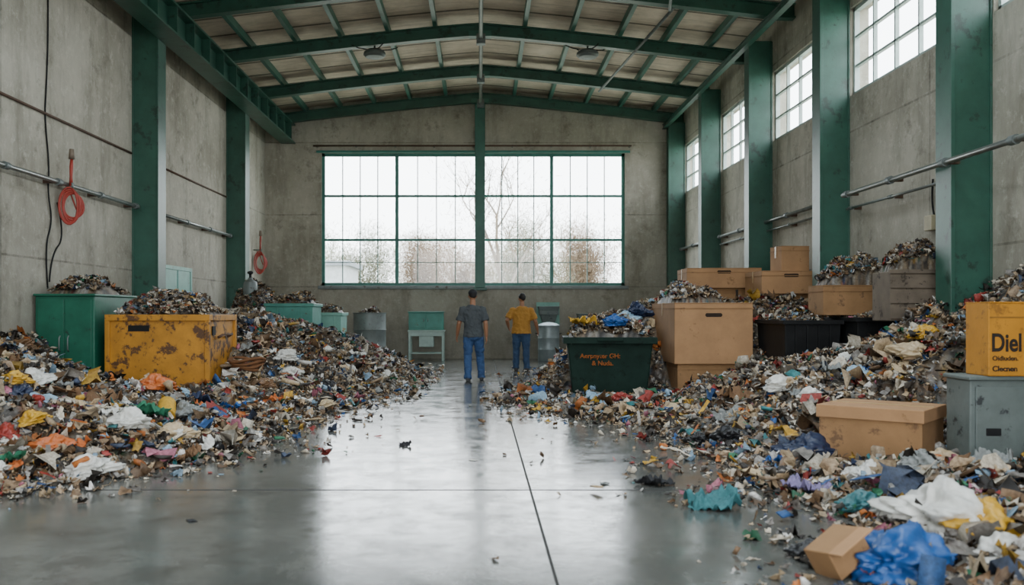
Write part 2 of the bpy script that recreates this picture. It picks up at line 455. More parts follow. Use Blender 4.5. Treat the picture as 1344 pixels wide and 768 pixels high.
for x in (-2.35, 2.4):
    e = thing('ceiling_fixture', 'oval grey industrial fixture hanging below a roof rafter', 'ceiling fixture', (x, 20.4, zr(x)), 0, 'ceiling fixtures')
    lathe('housing', [(.05, -.06), (.16, -.08), (.24, -.14), (.25, -.2), (.2, -.25), (.08, -.27)], M_GREYM, e)
    tube('stem', [(0, 0, .02), (0, 0, -.09)], .02, M_BLACK, e)
    for k in range(4):
        a = k*math.pi/2+.4
        tube('guy_wire', [(0, 0, -.1), (.38*math.cos(a), .2*math.sin(a), -.06), (.55*math.cos(a), .25*math.sin(a), 0.0)], .012, M_BLACK, e, 8)

e = thing('curtain_rail', 'thin rusty metal rail mounted on wall above window', 'rail', (0, YB-.14, 6.27))
tube('rail', [(-4.9, 0, 0), (4.45, 0, 0)], .025, M_RUST, e)
for k in range(9):
    x = -4.8+k*1.15; boxes('bracket', [(x-.02, x+.02, 0, .14, -.03, .03)], M_GREYM, e)

def wall_pipe(x, y0, y1, z, wallx, label, r=.035):
    e = thing('wall_pipe', label, 'pipe', (x, (y0+y1)/2, z))
    h = (y1-y0)/2
    tube('pipe', [(0, -h, 0), (0, h, 0)], r, M_PIPE, e)
    k = int((y1-y0)//1.5)+1
    for i in range(k):
        y = -h+.3+(2*h-.6)*i/max(1, k-1)
        dx = wallx-x
        boxes('bracket', [(min(0, dx), max(0, dx), y-.025, y+.025, -.04, .02)], M_RUST, e)
        lathe('coupling', [(r*1.5, -.05), (r*1.5, .05)], M_GREYM, e, 12).matrix_local = Matrix.Translation((0, y+.15, 0)) @ Matrix.Rotation(R(90), 4, 'X')
wall_pipe(-6.2, 7, 16.6, 3.27, XL, 'grey metal pipe bracketed along the plaster wall')
wall_pipe(-6.2, 17.3, 22.8, 3.27, XL, 'grey metal pipe bracketed along the plaster wall')
wall_pipe(5.4, 6, 13.6, 3.09, 5.5, 'grey metal pipe carried across the green columns')
wall_pipe(5.82, 15.3, 22.3, 3.2, XR, 'grey metal pipe bracketed along the window wall')
wall_pipe(5.82, 23.1, 26.6, 3.2, XR, 'short grey metal pipe bracketed to the wall')
wall_pipe(5.86, 15.3, 22.3, 3.02, XR, 'thin lower metal pipe bracketed along the wall', .02)
wall_pipe(5.86, 11.2, 14.6, 3.0, XR, 'thin lower metal pipe bracketed along the wall', .02)
for (y0, y1, z, lab) in ((7, 16.6, 4.25, 'rusty thin conduit along a wall seam'), (17.2, 22.8, 4.25, 'rusty thin conduit along a wall seam')):
    o = tube('wall_conduit', [(XL+.02, y0, z), (XL+.02, y1, z)], .02, M_RUST); tag(o, lab, 'conduit', 'left wall seam conduits')
def cable(pts, label, r=.012, mat=None):
    cu = bpy.data.curves.new('cable', 'CURVE'); cu.dimensions = '3D'; cu.bevel_depth = r; cu.bevel_resolution = 2
    sp = cu.splines.new('NURBS'); sp.points.add(len(pts)-1); sp.order_u = 3; sp.use_endpoint_u = True
    for i, p in enumerate(pts): sp.points[i].co = (*p, 1)
    o = bpy.data.objects.new('cable', cu); cu.materials.append(mat or M_BLACK); COL.objects.link(o)
    tag(o, label, 'cable'); return to_mesh(o)
xw = XL+.016
cable([(xw, 13.4, 6.7), (xw, 13.42, 5.5), (xw, 13.35, 4.6), (xw, 13.3, 4.2), (xw, 13.45, 3.5), (xw+.02, 13.35, 3.1), (xw, 13.55, 2.7), (xw, 13.3, 2.3), (xw, 13.4, 1.7)], 'black electric cable hanging down the plaster wall')
cable([(xw, 13.7, 3.0), (xw+.03, 13.9, 2.5), (xw, 13.5, 2.2), (xw, 13.45, 1.8)], 'thin black cable looping down the wall')
cable([(xw, 18.0, 6.6), (xw, 18.05, 5.0), (xw, 17.95, 3.4), (xw, 18.1, 2.3)], 'black electric cable running down the wall')
cable([(XR-.016, 12.0, 3.1), (XR-.02, 12.05, 2.75), (XR-.016, 11.95, 2.6)], 'short cable dropping to a wall socket')
o = boxes('wall_socket', [(XR-.1, XR, 11.87, 12.07, 2.42, 2.62)], paint('#b7ad90', .6), None, .01); tag(o, 'cream plastic junction box on the wall', 'junction box')

M_RED = paint('#9c2f20', .45, 0, .25, 10)
def hose(y, z, s, lab):
    e = thing('hose_reel', lab, 'hose', (XL+.2, y, z))
    for k in range(5):
        vs, fs = [], []
        rw = (.12+.012*math.sin(k*2.1))*s; rh = (.24-.02*k)*s
        pts = [(.75*rw*math.cos(a)+.012*(k-2), .6*rw*math.cos(a)+.02*(k-2), -.26*s+rh*math.sin(a)+.012*math.sin(2*a+k)) for a in np.linspace(0, 2*math.pi, 24)]
        tube_vf(pts, [.016]*24, vs, fs, 8, False)
        mesh_obj('hose_loop', vs, fs, M_RED, e, True)
    tube('hook', [(-.19, 0, .02), (-.02, 0, .02), (.03, -.02, -.02), (.03, -.02, .05)], .018, M_GREYM, e)
    tube('nozzle', [(0, 0, .0), (0, 0, .14), (0, .01, .3), (0, .02, .42)], [.03, .022, .028, .02], M_RED, e, 10)
    tube('nozzle_tip', [(0, .02, .41), (0, .02, .56)], [.045, .035], paint('#7d6e5f', .5, .3), e, 10)
    tube('tail', [(.06, .05, -.3*s), (-.05, .1, -.1), (-.16, .25, .0)], .013, M_RED, e, 8)
hose(13.75, 3.25, 1.15, 'red coiled hose with metal nozzle hanging from wall hook')
hose(25.6, 3.1, 1.3, 'red coiled hose hanging on the far wall pipe')

# ------------------------------------------------------------------ heap height functions
def _h(ix, iy, s):
    v = np.sin(ix*127.1+iy*311.7+s*74.7)*43758.5453
    return v-np.floor(v)
def vnoise(x, y, s=0.0):
    x = np.asarray(x, float); y = np.asarray(y, float)
    ix, iy = np.floor(x), np.floor(y); fx, fy = x-ix, y-iy
    fx = fx*fx*(3-2*fx); fy = fy*fy*(3-2*fy)
    a = _h(ix, iy, s); b = _h(ix+1, iy, s); c = _h(ix, iy+1, s); d = _h(ix+1, iy+1, s)
    return (a*(1-fx)+b*fx)*(1-fy)+(c*(1-fx)+d*fx)*fy
def fbm(x, y, s=0.0):
    return (vnoise(x, y, s)-.5)+.5*(vnoise(x*2.1, y*2.1, s+3)-.5)+.25*(vnoise(x*4.3, y*4.3, s+7)-.5)
def gauss(x, y, cx, cy, rx, ry): return np.exp(-np.abs((x-cx)/rx)**2.5-np.abs((y-cy)/ry)**2.5)

def hL(x, y):
    xe = np.interp(y, [5.6, 6.2, 6.6, 7.5, 8.5, 10.8, 13.5, 16.3, 20.5, 23, 25, 26.5], [-6.6, -4.2, -3.45, -2.95, -2.5, -2.07, -1.75, -1.25, -1.2, -1.9, -3.2, -5])
    xe = xe + .4*fbm(y*1.3, x*.4, 1)
    s = xe-x
    sp = np.maximum(s, 0)
    a = np.interp(y, [6, 12.2, 15], [.16, .165, .42]); p = np.interp(y, [12.2, 15], [1.5, 1.05])
    h = a*sp**p + .10*np.minimum(sp/.4, 1)
    cap = np.interp(y, [6, 12, 15, 17, 18.7, 24], [1.15, 1.15, 1.25, 1.25, .88, .6])
    h = np.where(h > cap, cap+.15*(h-cap), h)
    h = h + np.minimum(sp, 1)*.24*fbm(x*1.7, y*1.7, 5)
    h = h*(1-.84*gauss(x, y, -4.75, 12.75, 1.35, 1.7))
    h = h + np.minimum(sp*2, 1)*.05*fbm(x*6, y*6, 15)
    return np.where(s > 0, np.maximum(h, .02), -1.0), s

def hR(x, y):
    xe = np.interp(y, [4.2, 4.9, 5.7, 6.3, 7.1, 7.6, 8.5, 10.4, 11.6, 13, 14.1, 14.8, 15.6, 17, 20, 22, 24, 25.5], [2.0, 2.1, 2.4, 2.25, 2.1, 2.15, 2.1, 2.15, 1.2, .6, .25, .4, 1.0, 1.15, 1.6, 2.1, 3.2, 5.5])
    xe = xe + .45*fbm(y*1.5, x*.4, 2)
    s = x-xe
    sp = np.maximum(s, 0)
    a = np.interp(y, [4, 7.8, 9, 11.2, 12.3, 14.6, 15.6], [.08, .11, .28, .27, .17, .2, .92])
    p = np.interp(y, [4, 8, 11.2, 14.6, 15.6], [1.12, 1.25, 1.25, 1.12, .65])
    h = a*sp**p + .08*np.minimum(sp/.4, 1)
    cap = np.interp(y, [4, 7.8, 10, 14.5, 16, 17, 19, 24], [.3, .5, 1.9, 1.2, 1.5, 1.3, 1.0, .6])
    h = np.where(h > cap, cap+.1*(h-cap), h)
    h = h + .42*np.exp(-((x-6.1)/.7)**2-((y-9.3)/1.4)**2)
    h = h + np.minimum(sp, 1)*.24*fbm(x*1.7, y*1.7, 9)
    h = h*(1-.85*gauss(x, y, 2.5, 13.6, 1.75, 1.5))*(1-.78*gauss(x, y, 3.7, 7.6, 1.5, .9))*(1-.4*gauss(x, y, 4.9, 12.2, 1.2, 1.0))
    h = h + np.minimum(sp*2, 1)*.05*fbm(x*6, y*6, 19)
    return np.where(s > 0, np.maximum(h, .02), -1.0), s

PAL = [('#dbd1bd', .14), ('#ebe9e3', .11), ('#b89f80', .15), ('#7d6246', .15), ('#302820', .15), ('#948f88', .12), ('#c8b08c', .12)]
ACC = [('#305f9a', .12), ('#96b5cc', .15), ('#a63e34', .12), ('#cd7936', .14), ('#d5a83c', .11), ('#347a56', .08), ('#3c878b', .06), ('#b97184', .07), ('#424f68', .15)]
PC = np.array([lin(c) for c, _ in PAL]); PW = np.array([w for _, w in PAL]); PW /= PW.sum()
AC = np.array([lin(c) for c, _ in ACC]); AW = np.array([w for _, w in ACC]); AW /= AW.sum()
def pick_colors(n, pa=.11):
    c = PC[RNG.choice(len(PC), n, p=PW)]; a = AC[RNG.choice(len(AC), n, p=AW)]
    m = RNG.uniform(0, 1, n) < pa
    c = np.where(m[:, None], a, c)
    return np.clip(c*RNG.uniform(.5, 1.1, (n, 1)), 0, 1)

def grid_tris(nx_, ny_):
    t = []
    for j in range(ny_-1):
        for i in range(nx_-1):
            a = j*nx_+i; t += [(a, a+1, a+nx_+1), (a, a+nx_+1, a+nx_)]
    return t
TEMPL = []
def mk_templates():
    r = np.random.RandomState(3)
    bm = bmesh.new(); bmesh.ops.create_icosphere(bm, subdivisions=1, radius=.5)
    iv = np.array([v.co[:] for v in bm.verts]); it = [tuple(v.index for v in f.verts) for f in bm.faces]; bm.free()
    for k in range(7):
        g = np.array([(i/3-.5, j/3-.5, 0) for j in range(4) for i in range(4)])
        g = g*np.array([1, r.uniform(.4, 1), 1]) + r.normal(0, .1, g.shape)+np.array([0, 0, 1])*r.normal(0, .18, (16, 1))
        TEMPL.append(('sheet', g, grid_tris(4, 4)))
    for k in range(3):
        v = iv*np.array([1, r.uniform(.4, .8), r.uniform(.3, .5)]) + r.normal(0, .08, iv.shape)
        TEMPL.append(('chunk', v, it))
    for k in range(3):
        vs, fs = [], []; box_vf(-.5, .5, -.3*r.uniform(.5, 1.3), .3, -.05, .05, vs, fs)
        tr = []
        for q in fs: tr += [(q[0], q[1], q[2]), (q[0], q[2], q[3])]
        TEMPL.append(('slab', np.array(vs)+r.normal(0, .03, (8, 3)), tr))
    for k in range(3):
        g = []
        a0 = r.uniform(-1, 1, 3)
        for j in range(2):
            for i in range(7):
                t = i/6-.5; g.append((t*1.5, (j-.5)*.18, .25*math.sin(t*5*a0[0]+a0[1])+r.normal(0, .03)))
        TEMPL.append(('strip', np.array(g), grid_tris(7, 2)))
mk_templates()
TW = np.array([.085]*7+[.04]*3+[.045]*3+[.045]*3); TW /= TW.sum()

def rotmats(n, tilt):
    yaw = RNG.uniform(0, 2*np.pi, n); ax = RNG.uniform(0, 2*np.pi, n); t = RNG.normal(0, 1, n)*tilt
    kx, ky = np.cos(ax), np.sin(ax); c, s = np.cos(t), np.sin(t)
    T = np.zeros((n, 3, 3))
    T[:,0,0] = c+kx*kx*(1-c); T[:,0,1] = kx*ky*(1-c); T[:,0,2] = ky*s
    T[:,1,0] = kx*ky*(1-c); T[:,1,1] = c+ky*ky*(1-c); T[:,1,2] = -kx*s
    T[:,2,0] = -ky*s; T[:,2,1] = kx*s; T[:,2,2] = c
    Z = np.zeros((n, 3, 3)); Z[:,0,0] = np.cos(yaw); Z[:,0,1] = -np.sin(yaw); Z[:,1,0] = np.sin(yaw); Z[:,1,1] = np.cos(yaw); Z[:,2,2] = 1
    return T @ Z

def refuse_mesh(name, P, S, label, base=None, tilt=.75, floorclip=True):
    n = len(P); which = RNG.choice(len(TEMPL), n, p=TW)
    cols = np.where((S > .09)[:, None], pick_colors(n, .27), pick_colors(n, .08))
    V, T, C = [], [], []; off = 0
    if base is not None:
        V.append(base[0]); T.append(base[1]); C.append(base[2]); off = len(base[0])
    for k, (kind, tv, tt) in enumerate(TEMPL):
        idx = np.where(which == k)[0]
        if len(idx) == 0: continue
        RM = rotmats(len(idx), tilt if kind != 'chunk' else 1.5)
        an = RNG.uniform(.7, 1.3, (len(idx), 1, 3))
        v = (tv[None]*an*S[idx][:, None, None]) @ RM.transpose(0, 2, 1) + P[idx][:, None, :]
        if floorclip: v[..., 2] = np.maximum(v[..., 2], .003)
        tt = np.array(tt); nv = len(tv)
        t = tt[None]+off+(np.arange(len(idx))*nv)[:, None, None]
        V.append(v.reshape(-1, 3)); T.append(t.reshape(-1, 3)); C.append(np.repeat(cols[idx], nv, axis=0)); off += len(idx)*nv
    V = np.concatenate(V); T = np.concatenate(T); C = np.concatenate(C)
    V[:, 0] = np.clip(V[:, 0], XL+.01, XR-.01)
    me = bpy.data.meshes.new(name)
    me.vertices.add(len(V)); me.vertices.foreach_set('co', V.astype(np.float32).ravel())
    me.loops.add(len(T)*3); me.loops.foreach_set('vertex_index', T.astype(np.int32).ravel())
    me.polygons.add(len(T)); me.polygons.foreach_set('loop_start', np.arange(0, len(T)*3, 3, dtype=np.int32))
    me.polygons.foreach_set('loop_total', np.full(len(T), 3, dtype=np.int32))
    me.update(calc_edges=True)
    ca = me.color_attributes.new('Col', 'FLOAT_COLOR', 'POINT')
    ca.data.foreach_set('color', np.concatenate([C, np.ones((len(C), 1))], 1).astype(np.float32).ravel())
    me.materials.append(M_REF)
    ob = bpy.data.objects.new(name, me); COL.objects.link(ob)
    tag(ob, label, 'garbage heap', None, 'stuff'); return ob

EXCL = [(-5.35, -3.83, 12.95, 14.45), (-6.33, -5.42, 12.9, 14.6), (1.3, 2.75, 13.95, 15.0), (2.95, 4.25, 13.95, 15.9), (3.2, 3.9, 7.75, 8.45), (3.88, 4.95, 7.24, 7.67),
        (4.3, 5.9, 12.5, 14.2), (-4.75, -3.6, 20, 21.2), (-4.05, -3.3, 22, 23), (5.04, 5.92, 11.3, 11.9)]
def excluded(x, y, z=None):
    m = np.zeros(np.shape(x), bool)
    for a, b, c, d in EXCL: m |= (x > a) & (x < b) & (y > c) & (y < d)
    return m

def heap(name, hf, x0, x1, y0, y1, side, nfine, nmed, nlarge, label):
    st = .07
    gx = np.arange(x0, x1+st, st); gy = np.arange(y0, y1+st, st)
    X, Y = np.meshgrid(gx, gy)
    H, S = hf(X, Y)
    Z = np.where(H > 0, H-.04+.08*(vnoise(X*19, Y*19, 4)-.5)+RNG.uniform(-.02, .015, X.shape), -.02)
    V = np.stack([X, Y, Z], -1).reshape(-1, 3)
    nx_, ny_ = len(gx), len(gy)
    jj, ii = np.meshgrid(np.arange(ny_-1), np.arange(nx_-1), indexing='ij')
    a = jj*nx_+ii
    keep = (H[:-1, :-1] > 0) | (H[1:, 1:] > 0) | (H[1:, :-1] > 0) | (H[:-1, 1:] > 0)
    a = a[keep]
    T = np.concatenate([np.stack([a, a+1, a+nx_+1], -1), np.stack([a, a+nx_+1, a+nx_], -1)])
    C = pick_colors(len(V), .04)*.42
    Ps, Ss = [], []
    for n, lo, hi in ((nfine, .018, .05), (nmed, .045, .11), (nlarge, .10, .24)):
        m = n*4
        y = y0+(y1-y0)*RNG.uniform(0, 1, m)**1.4
        x = RNG.uniform(x0, x1, m)
        H, S = hf(x, y)
        ok = (H > 0) | (RNG.uniform(0, 1, m) < .45*np.exp(S/.3)*(1 if hi < .2 else .3))
        ok &= ~excluded(x, y) & (x > XL+.05) & (x < XR-.05)
        x, y, H = x[ok][:n], y[ok][:n], H[ok][:n]
        s = lo+(hi-lo)*RNG.uniform(0, 1, len(x))**(1.0 if hi < .2 else 1.8)
        z = np.maximum(H, 0)+s*RNG.uniform(.0, .45, len(x))
        Ps.append(np.stack([x, y, z], -1)); Ss.append(s)
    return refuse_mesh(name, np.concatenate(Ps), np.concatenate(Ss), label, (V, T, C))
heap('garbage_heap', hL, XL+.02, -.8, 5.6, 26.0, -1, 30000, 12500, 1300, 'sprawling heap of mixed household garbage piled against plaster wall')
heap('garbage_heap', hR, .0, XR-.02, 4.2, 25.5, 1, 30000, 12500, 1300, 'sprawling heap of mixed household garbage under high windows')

def mound(x0, x1, y0, y1, z0, hm, label, n=900, big=.1):
    cx, cy = (x0+x1)/2, (y0+y1)/2; wx, wy = (x1-x0)/2, (y1-y0)/2
    def f(x, y):
        u = np.clip(1-np.abs((x-cx)/wx)**2.6, 0, 1)*np.clip(1-np.abs((y-cy)/wy)**2.6, 0, 1)
        return hm*u**.6*(1+.9*fbm(x*2+cx, y*2+cy, 3))
    gx = np.linspace(x0, x1, 26); gy = np.linspace(y0, y1, 22); X, Y = np.meshgrid(gx, gy)
    Z = z0+f(X, Y)-.02+RNG.uniform(-.02, .02, X.shape)
    V = np.stack([X, Y, Z], -1).reshape(-1, 3)
    jj, ii = np.meshgrid(np.arange(21), np.arange(25), indexing='ij'); a = (jj*26+ii).ravel()
    T = np.concatenate([np.stack([a, a+1, a+27], -1), np.stack([a, a+27, a+26], -1)])
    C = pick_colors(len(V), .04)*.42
    n = int(n*1.5)
    x = RNG.uniform(x0+.04, x1-.04, n); y = RNG.uniform(y0+.04, y1-.04, n)
    s = RNG.uniform(.02, big, n); z = z0+f(x, y)+s*.3
    return refuse_mesh('garbage_mound', np.stack([x, y, z], -1), s, label, (V, T, C), .6, False)

# ------------------------------------------------------------------ containers & boxes
def open_shell(name, w, d, z0, z1, t, mat, e, taper=1.0, depth=.25, bevel=.012):
    a, b = w/2, d/2; ka = a*taper; kb = b*taper
    v = [(-ka,-kb,z0),(ka,-kb,z0),(ka,kb,z0),(-ka,kb,z0), (-a,-b,z1),(a,-b,z1),(a,b,z1),(-a,b,z1),
         (-a+t,-b+t,z1),(a-t,-b+t,z1),(a-t,b-t,z1),(-a+t,b-t,z1), (-a+t,-b+t,z1-depth),(a-t,-b+t,z1-depth),(a-t,b-t,z1-depth),(-a+t,b-t,z1-depth)]
    f = [(0,3,2,1)]
    for k in range(4):
        n = (k+1) % 4
        f += [(k, n, n+4, k+4), (k+4, n+4, n+8, k+8), (k+8, n+8, n+12, k+12)]
    f.append((12,13,14,15))
    return mesh_obj(name, v, f, mat, e, False, bevel)

def rim(name, w, d, z0, z1, o, t, mat, e):
    a, b = w/2, d/2
    return boxes(name, [(-a-o, a+o, -b-o, -b+t, z0, z1), (-a-o, a+o, b-t, b+o, z0, z1), (-a-o, -a+t, -b+t, b-t, z0, z1), (a-t, a+o, -b+t, b-t, z0, z1)], mat, e, .006)

w, d, h = 1.42, 1.4, 1.12
e = thing('waste_container', 'rusty yellow metal waste container overflowing with garbage', 'waste container', (-4.59, 13.72, .2), 0)
open_shell('body', w, d, 0, h, .05, M_YELLOW, e)
rim('rim', w, d, h-.09, h, .035, .05, M_YELLOW, e)
for sx in (-1, 1):
    for sy in (-1, 1):
        boxes('corner_post', [(sx*w/2-.035, sx*w/2+.035, sy*d/2-.035, sy*d/2+.035, -.02, h-.09)], M_YELLOW, e, .008)
boxes('bottom_rail', [(-w/2, w/2, -d/2-.03, -d/2+.01, 0, .09)], M_YELLOW, e, .006)
boxes('bottom_rail', [(w/2-.01, w/2+.03, -d/2, d/2, 0, .09)], M_YELLOW, e, .006)
tube('lifting_lug', [(w/2+.02, -.25, .78), (w/2+.09, -.25, .82), (w/2+.09, .25, .82), (w/2+.02, .25, .78)], .02, M_RUST, e)
boxes('latch_plate', [(w/2-.01, w/2+.02, -.5, -.36, .82, .95)], M_BLACK, e)
boxes('stencil_mark', [(-.42, -.12, -d/2-.006, -d/2+.002, .88, .965)], M_BLACK, e)
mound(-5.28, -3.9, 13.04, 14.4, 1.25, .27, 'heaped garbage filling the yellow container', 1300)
def cabinet(name, label, cat, x0, x1, y0, y1, z0, z1, mat, door_n=2, handle=True, rz=0, group=None):
    w, d, h = x1-x0, y1-y0, z1-z0
    e = thing(name, label, cat, ((x0+x1)/2, (y0+y1)/2, z0), rz, group)
    boxes('body', [(-w/2, w/2, -d/2, d/2, 0, h)], mat, e, .012)
    boxes('lid', [(-w/2-.02, w/2+.02, -d/2-.03, d/2+.02, h, h+.035)], mat, e, .01)
    dw = (w-.06)/door_n
    for k in range(door_n):
        a = -w/2+.03+k*dw
        dr = boxes('door', [(a+.01, a+dw-.01, -d/2-.018, -d/2, .06, h-.05)], mat, e, .005)
        if handle:
            hx = a+dw-.06 if k % 2 == 0 else a+.06
            tube('handle', [(hx, -d/2-.015, h*.5), (hx, -d/2-.05, h*.52), (hx, -d/2-.05, h*.62), (hx, -d/2-.015, h*.64)], .01, M_GREYM, dr, 8)
    return e
cabinet('metal_cabinet', 'dark green steel cabinet with garbage on its lid', 'cabinet', -6.3, -5.46, 12.95, 14.55, .02, 1.58, M_CABG)
mound(-6.25, -5.5, 13.1, 14.5, 1.6, .22, 'loose garbage heaped on the green cabinet', 400)
e = thing('access_door', 'pale green metal access door low on plaster wall', 'door', (XL, 19.1, .9))
boxes('frame', [(0, .05, -.92, -.82, 0, 1.42), (0, .05, .82, .92, 0, 1.42), (0, .05, -.82, .82, 1.34, 1.42)], M_TEAL2, e, .005)
boxes('panel', [(0, .035, -.82, .82, 0, 1.34)], M_TEAL2, e, .004)
boxes('stile', [(.034, .045, -.03, .03, .0, 1.34)], M_TEAL, e)
tube('handle', [(.03, .1, .7), (.08, .1, .72), (.08, .1, .84), (.03, .1, .86)], .012, M_GREYM, e, 8)
def bin_box(label, x0, x1, y0, y1, z0, z1, mat, name='waste_bin', group=None, ribs=True):
    w, d, h = x1-x0, y1-y0, z1-z0
    e = thing(name, label, 'bin', ((x0+x1)/2, (y0+y1)/2, z0), 0, group)
    open_shell('body', w, d, 0, h, .04, mat, e, .95)
    rim('rim', w, d, h-.07, h, .03, .04, mat, e)
    if ribs:
        for s in (-1, 1):
            boxes('rib', [(s*w*.25-.02, s*w*.25+.02, -d/2-.012, -d/2+.03, .05, h-.07)], mat, e, .004)
    tube('handle', [(-w*.12, -d/2-.02, h*.66), (-w*.12, -d/2-.06, h*.7), (w*.12, -d/2-.06, h*.7), (w*.12, -d/2-.02, h*.66)], .012, M_GREYM, e, 8)
    return e
bin_box('teal metal bin heaped with garbage by the wall', -4.72, -3.68, 20.1, 21.2, .0, 1.56, M_TEAL)
mound(-4.68, -3.72, 20.14, 21.16, 1.5, .22, 'garbage heaped in the teal bin', 500)
bin_box('pale teal metal bin with garbage on top', -4.02, -3.36, 22.1, 23.1, .0, 1.36, M_TEAL2)
mound(-3.98, -3.4, 22.14, 23.06, 1.32, .22, 'garbage heaped in the pale teal bin', 300)
mound(-5.8, -4.8, 20.8, 22.5, .85, .9, 'tall mound of garbage beside the teal bin', 1500)
mound(-5.7, -4.4, 16.0, 18.0, .95, .28, 'garbage rising behind the yellow container', 1300)
e = thing('metal_canister', 'small grey metal canister with a valve on garbage', 'canister', (-5.35, 21.3, 1.45))
lathe('tank', [(.1, 0), (.16, .02), (.17, .5), (.15, .62), (.06, .68), (.05, .72)], M_GREYM, e)
lathe('valve', [(.03, .72), (.03, .8), (.07, .82), (.07, .86), (.02, .88)], M_BLACK, e, 12)
def drum(label, x, y, r, h, mat, name='steel_drum', z=0, handles=False):
    e = thing(name, label, 'drum' if name == 'steel_drum' else 'trash can', (x, y, z))
    lathe('body', [(r*.96, 0), (r, .02), (r, h*.32), (r*1.03, h*.34), (r, h*.36), (r, h*.65), (r*1.03, h*.67), (r, h*.69), (r, h-.03), (r*1.04, h-.02), (r*1.04, h), (r*.95, h), (r*.95, h-.12)], mat, e, 28)
    if handles:
        for s in (-1, 1):
            tube('handle', [(s*r, -.08, h*.78), (s*(r+.06), -.06, h*.8), (s*(r+.06), .06, h*.8), (s*r, .08, h*.78)], .012, M_BLACK, e, 8)
        lathe('lid', [(r*1.06, h), (r*1.06, h+.03), (r*.7, h+.09), (.05, h+.12)], mat, e, 28)
    return e
drum('weathered grey steel drum topped with garbage', -2.93, 24.3, .43, 1.36, M_GREYM)
mound(-3.22, -2.64, 24.01, 24.59, 1.3, .16, 'garbage heaped in the steel drum', 200)
drum('grey metal trash can with a domed lid', 1.92, 25.6, .3, .98, paint('#8f9a9c', .4, .3, .2, 5), 'trash_can', 0, True)
e = thing('workbench', 'pale metal workbench with open shelf by the wall', 'workbench', (-1.52, 26.1, 0))
MT = paint('#9db3ab', .5, .1, .2, 5)
boxes('worktop', [(-.52, .52, -.35, .35, .82, .87)], MT, e, .008)
for sx in (-1, 1):
    for sy in (-1, 1):
        boxes('leg', [(sx*.47-.03, sx*.47+.03, sy*.3-.03, sy*.3+.03, 0, .82)], MT, e, .004)
boxes('shelf', [(-.46, .46, -.3, .3, .2, .23)], MT, e, .004)
boxes('apron', [(-.44, .44, -.33, -.31, .7, .82)], MT, e, .004)
boxes('drawer', [(-.2, .2, -.3, .25, .4, .7)], MT, e, .004)
cabinet('tool_cabinet', 'teal metal cabinet standing on a workbench', 'cabinet', -2.02, -1.04, 25.85, 26.4, .87, 1.36, M_TEAL, 2)
e = thing('wall_hopper', 'small grey metal hopper box fixed to the wall', 'hopper', (2.0, 26.7, 1.05))
open_shell('body', .62, .5, 0, .5, .03, M_GREYC, e, .55)
boxes('back_plate', [(-.34, .34, .22, .28, -.1, .62)], M_TEAL2, e, .004)
cabinet('wall_cabinet', 'small grey metal cabinet against the wall', 'cabinet', 2.85, 3.5, 26.3, 26.9, .0, 1.3, M_GREYC, 1)
cabinet('wall_cabinet', 'small weathered metal box on the wall', 'cabinet', -4.9, -4.3, 26.5, 26.95, .0, 1.0, M_GREYC, 1)

e = thing('wheeled_bin', 'dark green plastic bin with orange writing, overfilled', 'bin', (2.03, 14.5, .05), -4)
w, d, h = 1.32, .95, .92
open_shell('body', w, d, .04, h, .04, M_DKGREEN, e, .86, .25, .03)
rim('rim', w, d, h-.1, h, .055, .04, M_DKGREEN, e)
for s in (-1, 1):
    o = lathe('wheel', [(.09, -.03), (.1, -.02), (.1, .02), (.09, .03)], M_BLACK, e, 20)
    o.matrix_local = Matrix.Translation((s*.45, .33, .1)) @ Matrix.Rotation(R(90), 4, 'Y')
boxes('grip', [(-.2, .2, -d/2-.085, -d/2-.05, h-.06, h-.02)], M_DKGREEN, e, .008)
M_ORL = paint('#8e5021', .8, 0, .3, 10, '#24301f', .56, spec=.2)
def text(s, size, loc, mat, parent, rot=(90, 0, 0), ext=.002, off=0.0, sc=(1, 1, 1)):
    cu = bpy.data.curves.new('lettering', 'FONT'); cu.body = s; cu.size = size; cu.extrude = ext; cu.offset = off
    o = bpy.data.objects.new('lettering', cu); cu.materials.append(mat); COL.objects.link(o)
    o.parent = parent; o.location = loc; o.rotation_euler = tuple(R(a) for a in rot); o.scale = sc; return to_mesh(o)
text('Aerpnyter GH:', .1, (-.46, -d/2*.975-.014, .6), M_ORL, e, (86, 0, 0), .003, .002)
text('& Nuda.', .1, (-.28, -d/2*.955-.014, .49), M_ORL, e, (86, 0, 0), .003, .002)
mound(1.4, 2.64, 14.07, 14.93, .9, .42, 'bulging garbage overflowing the dark green bin', 1200)

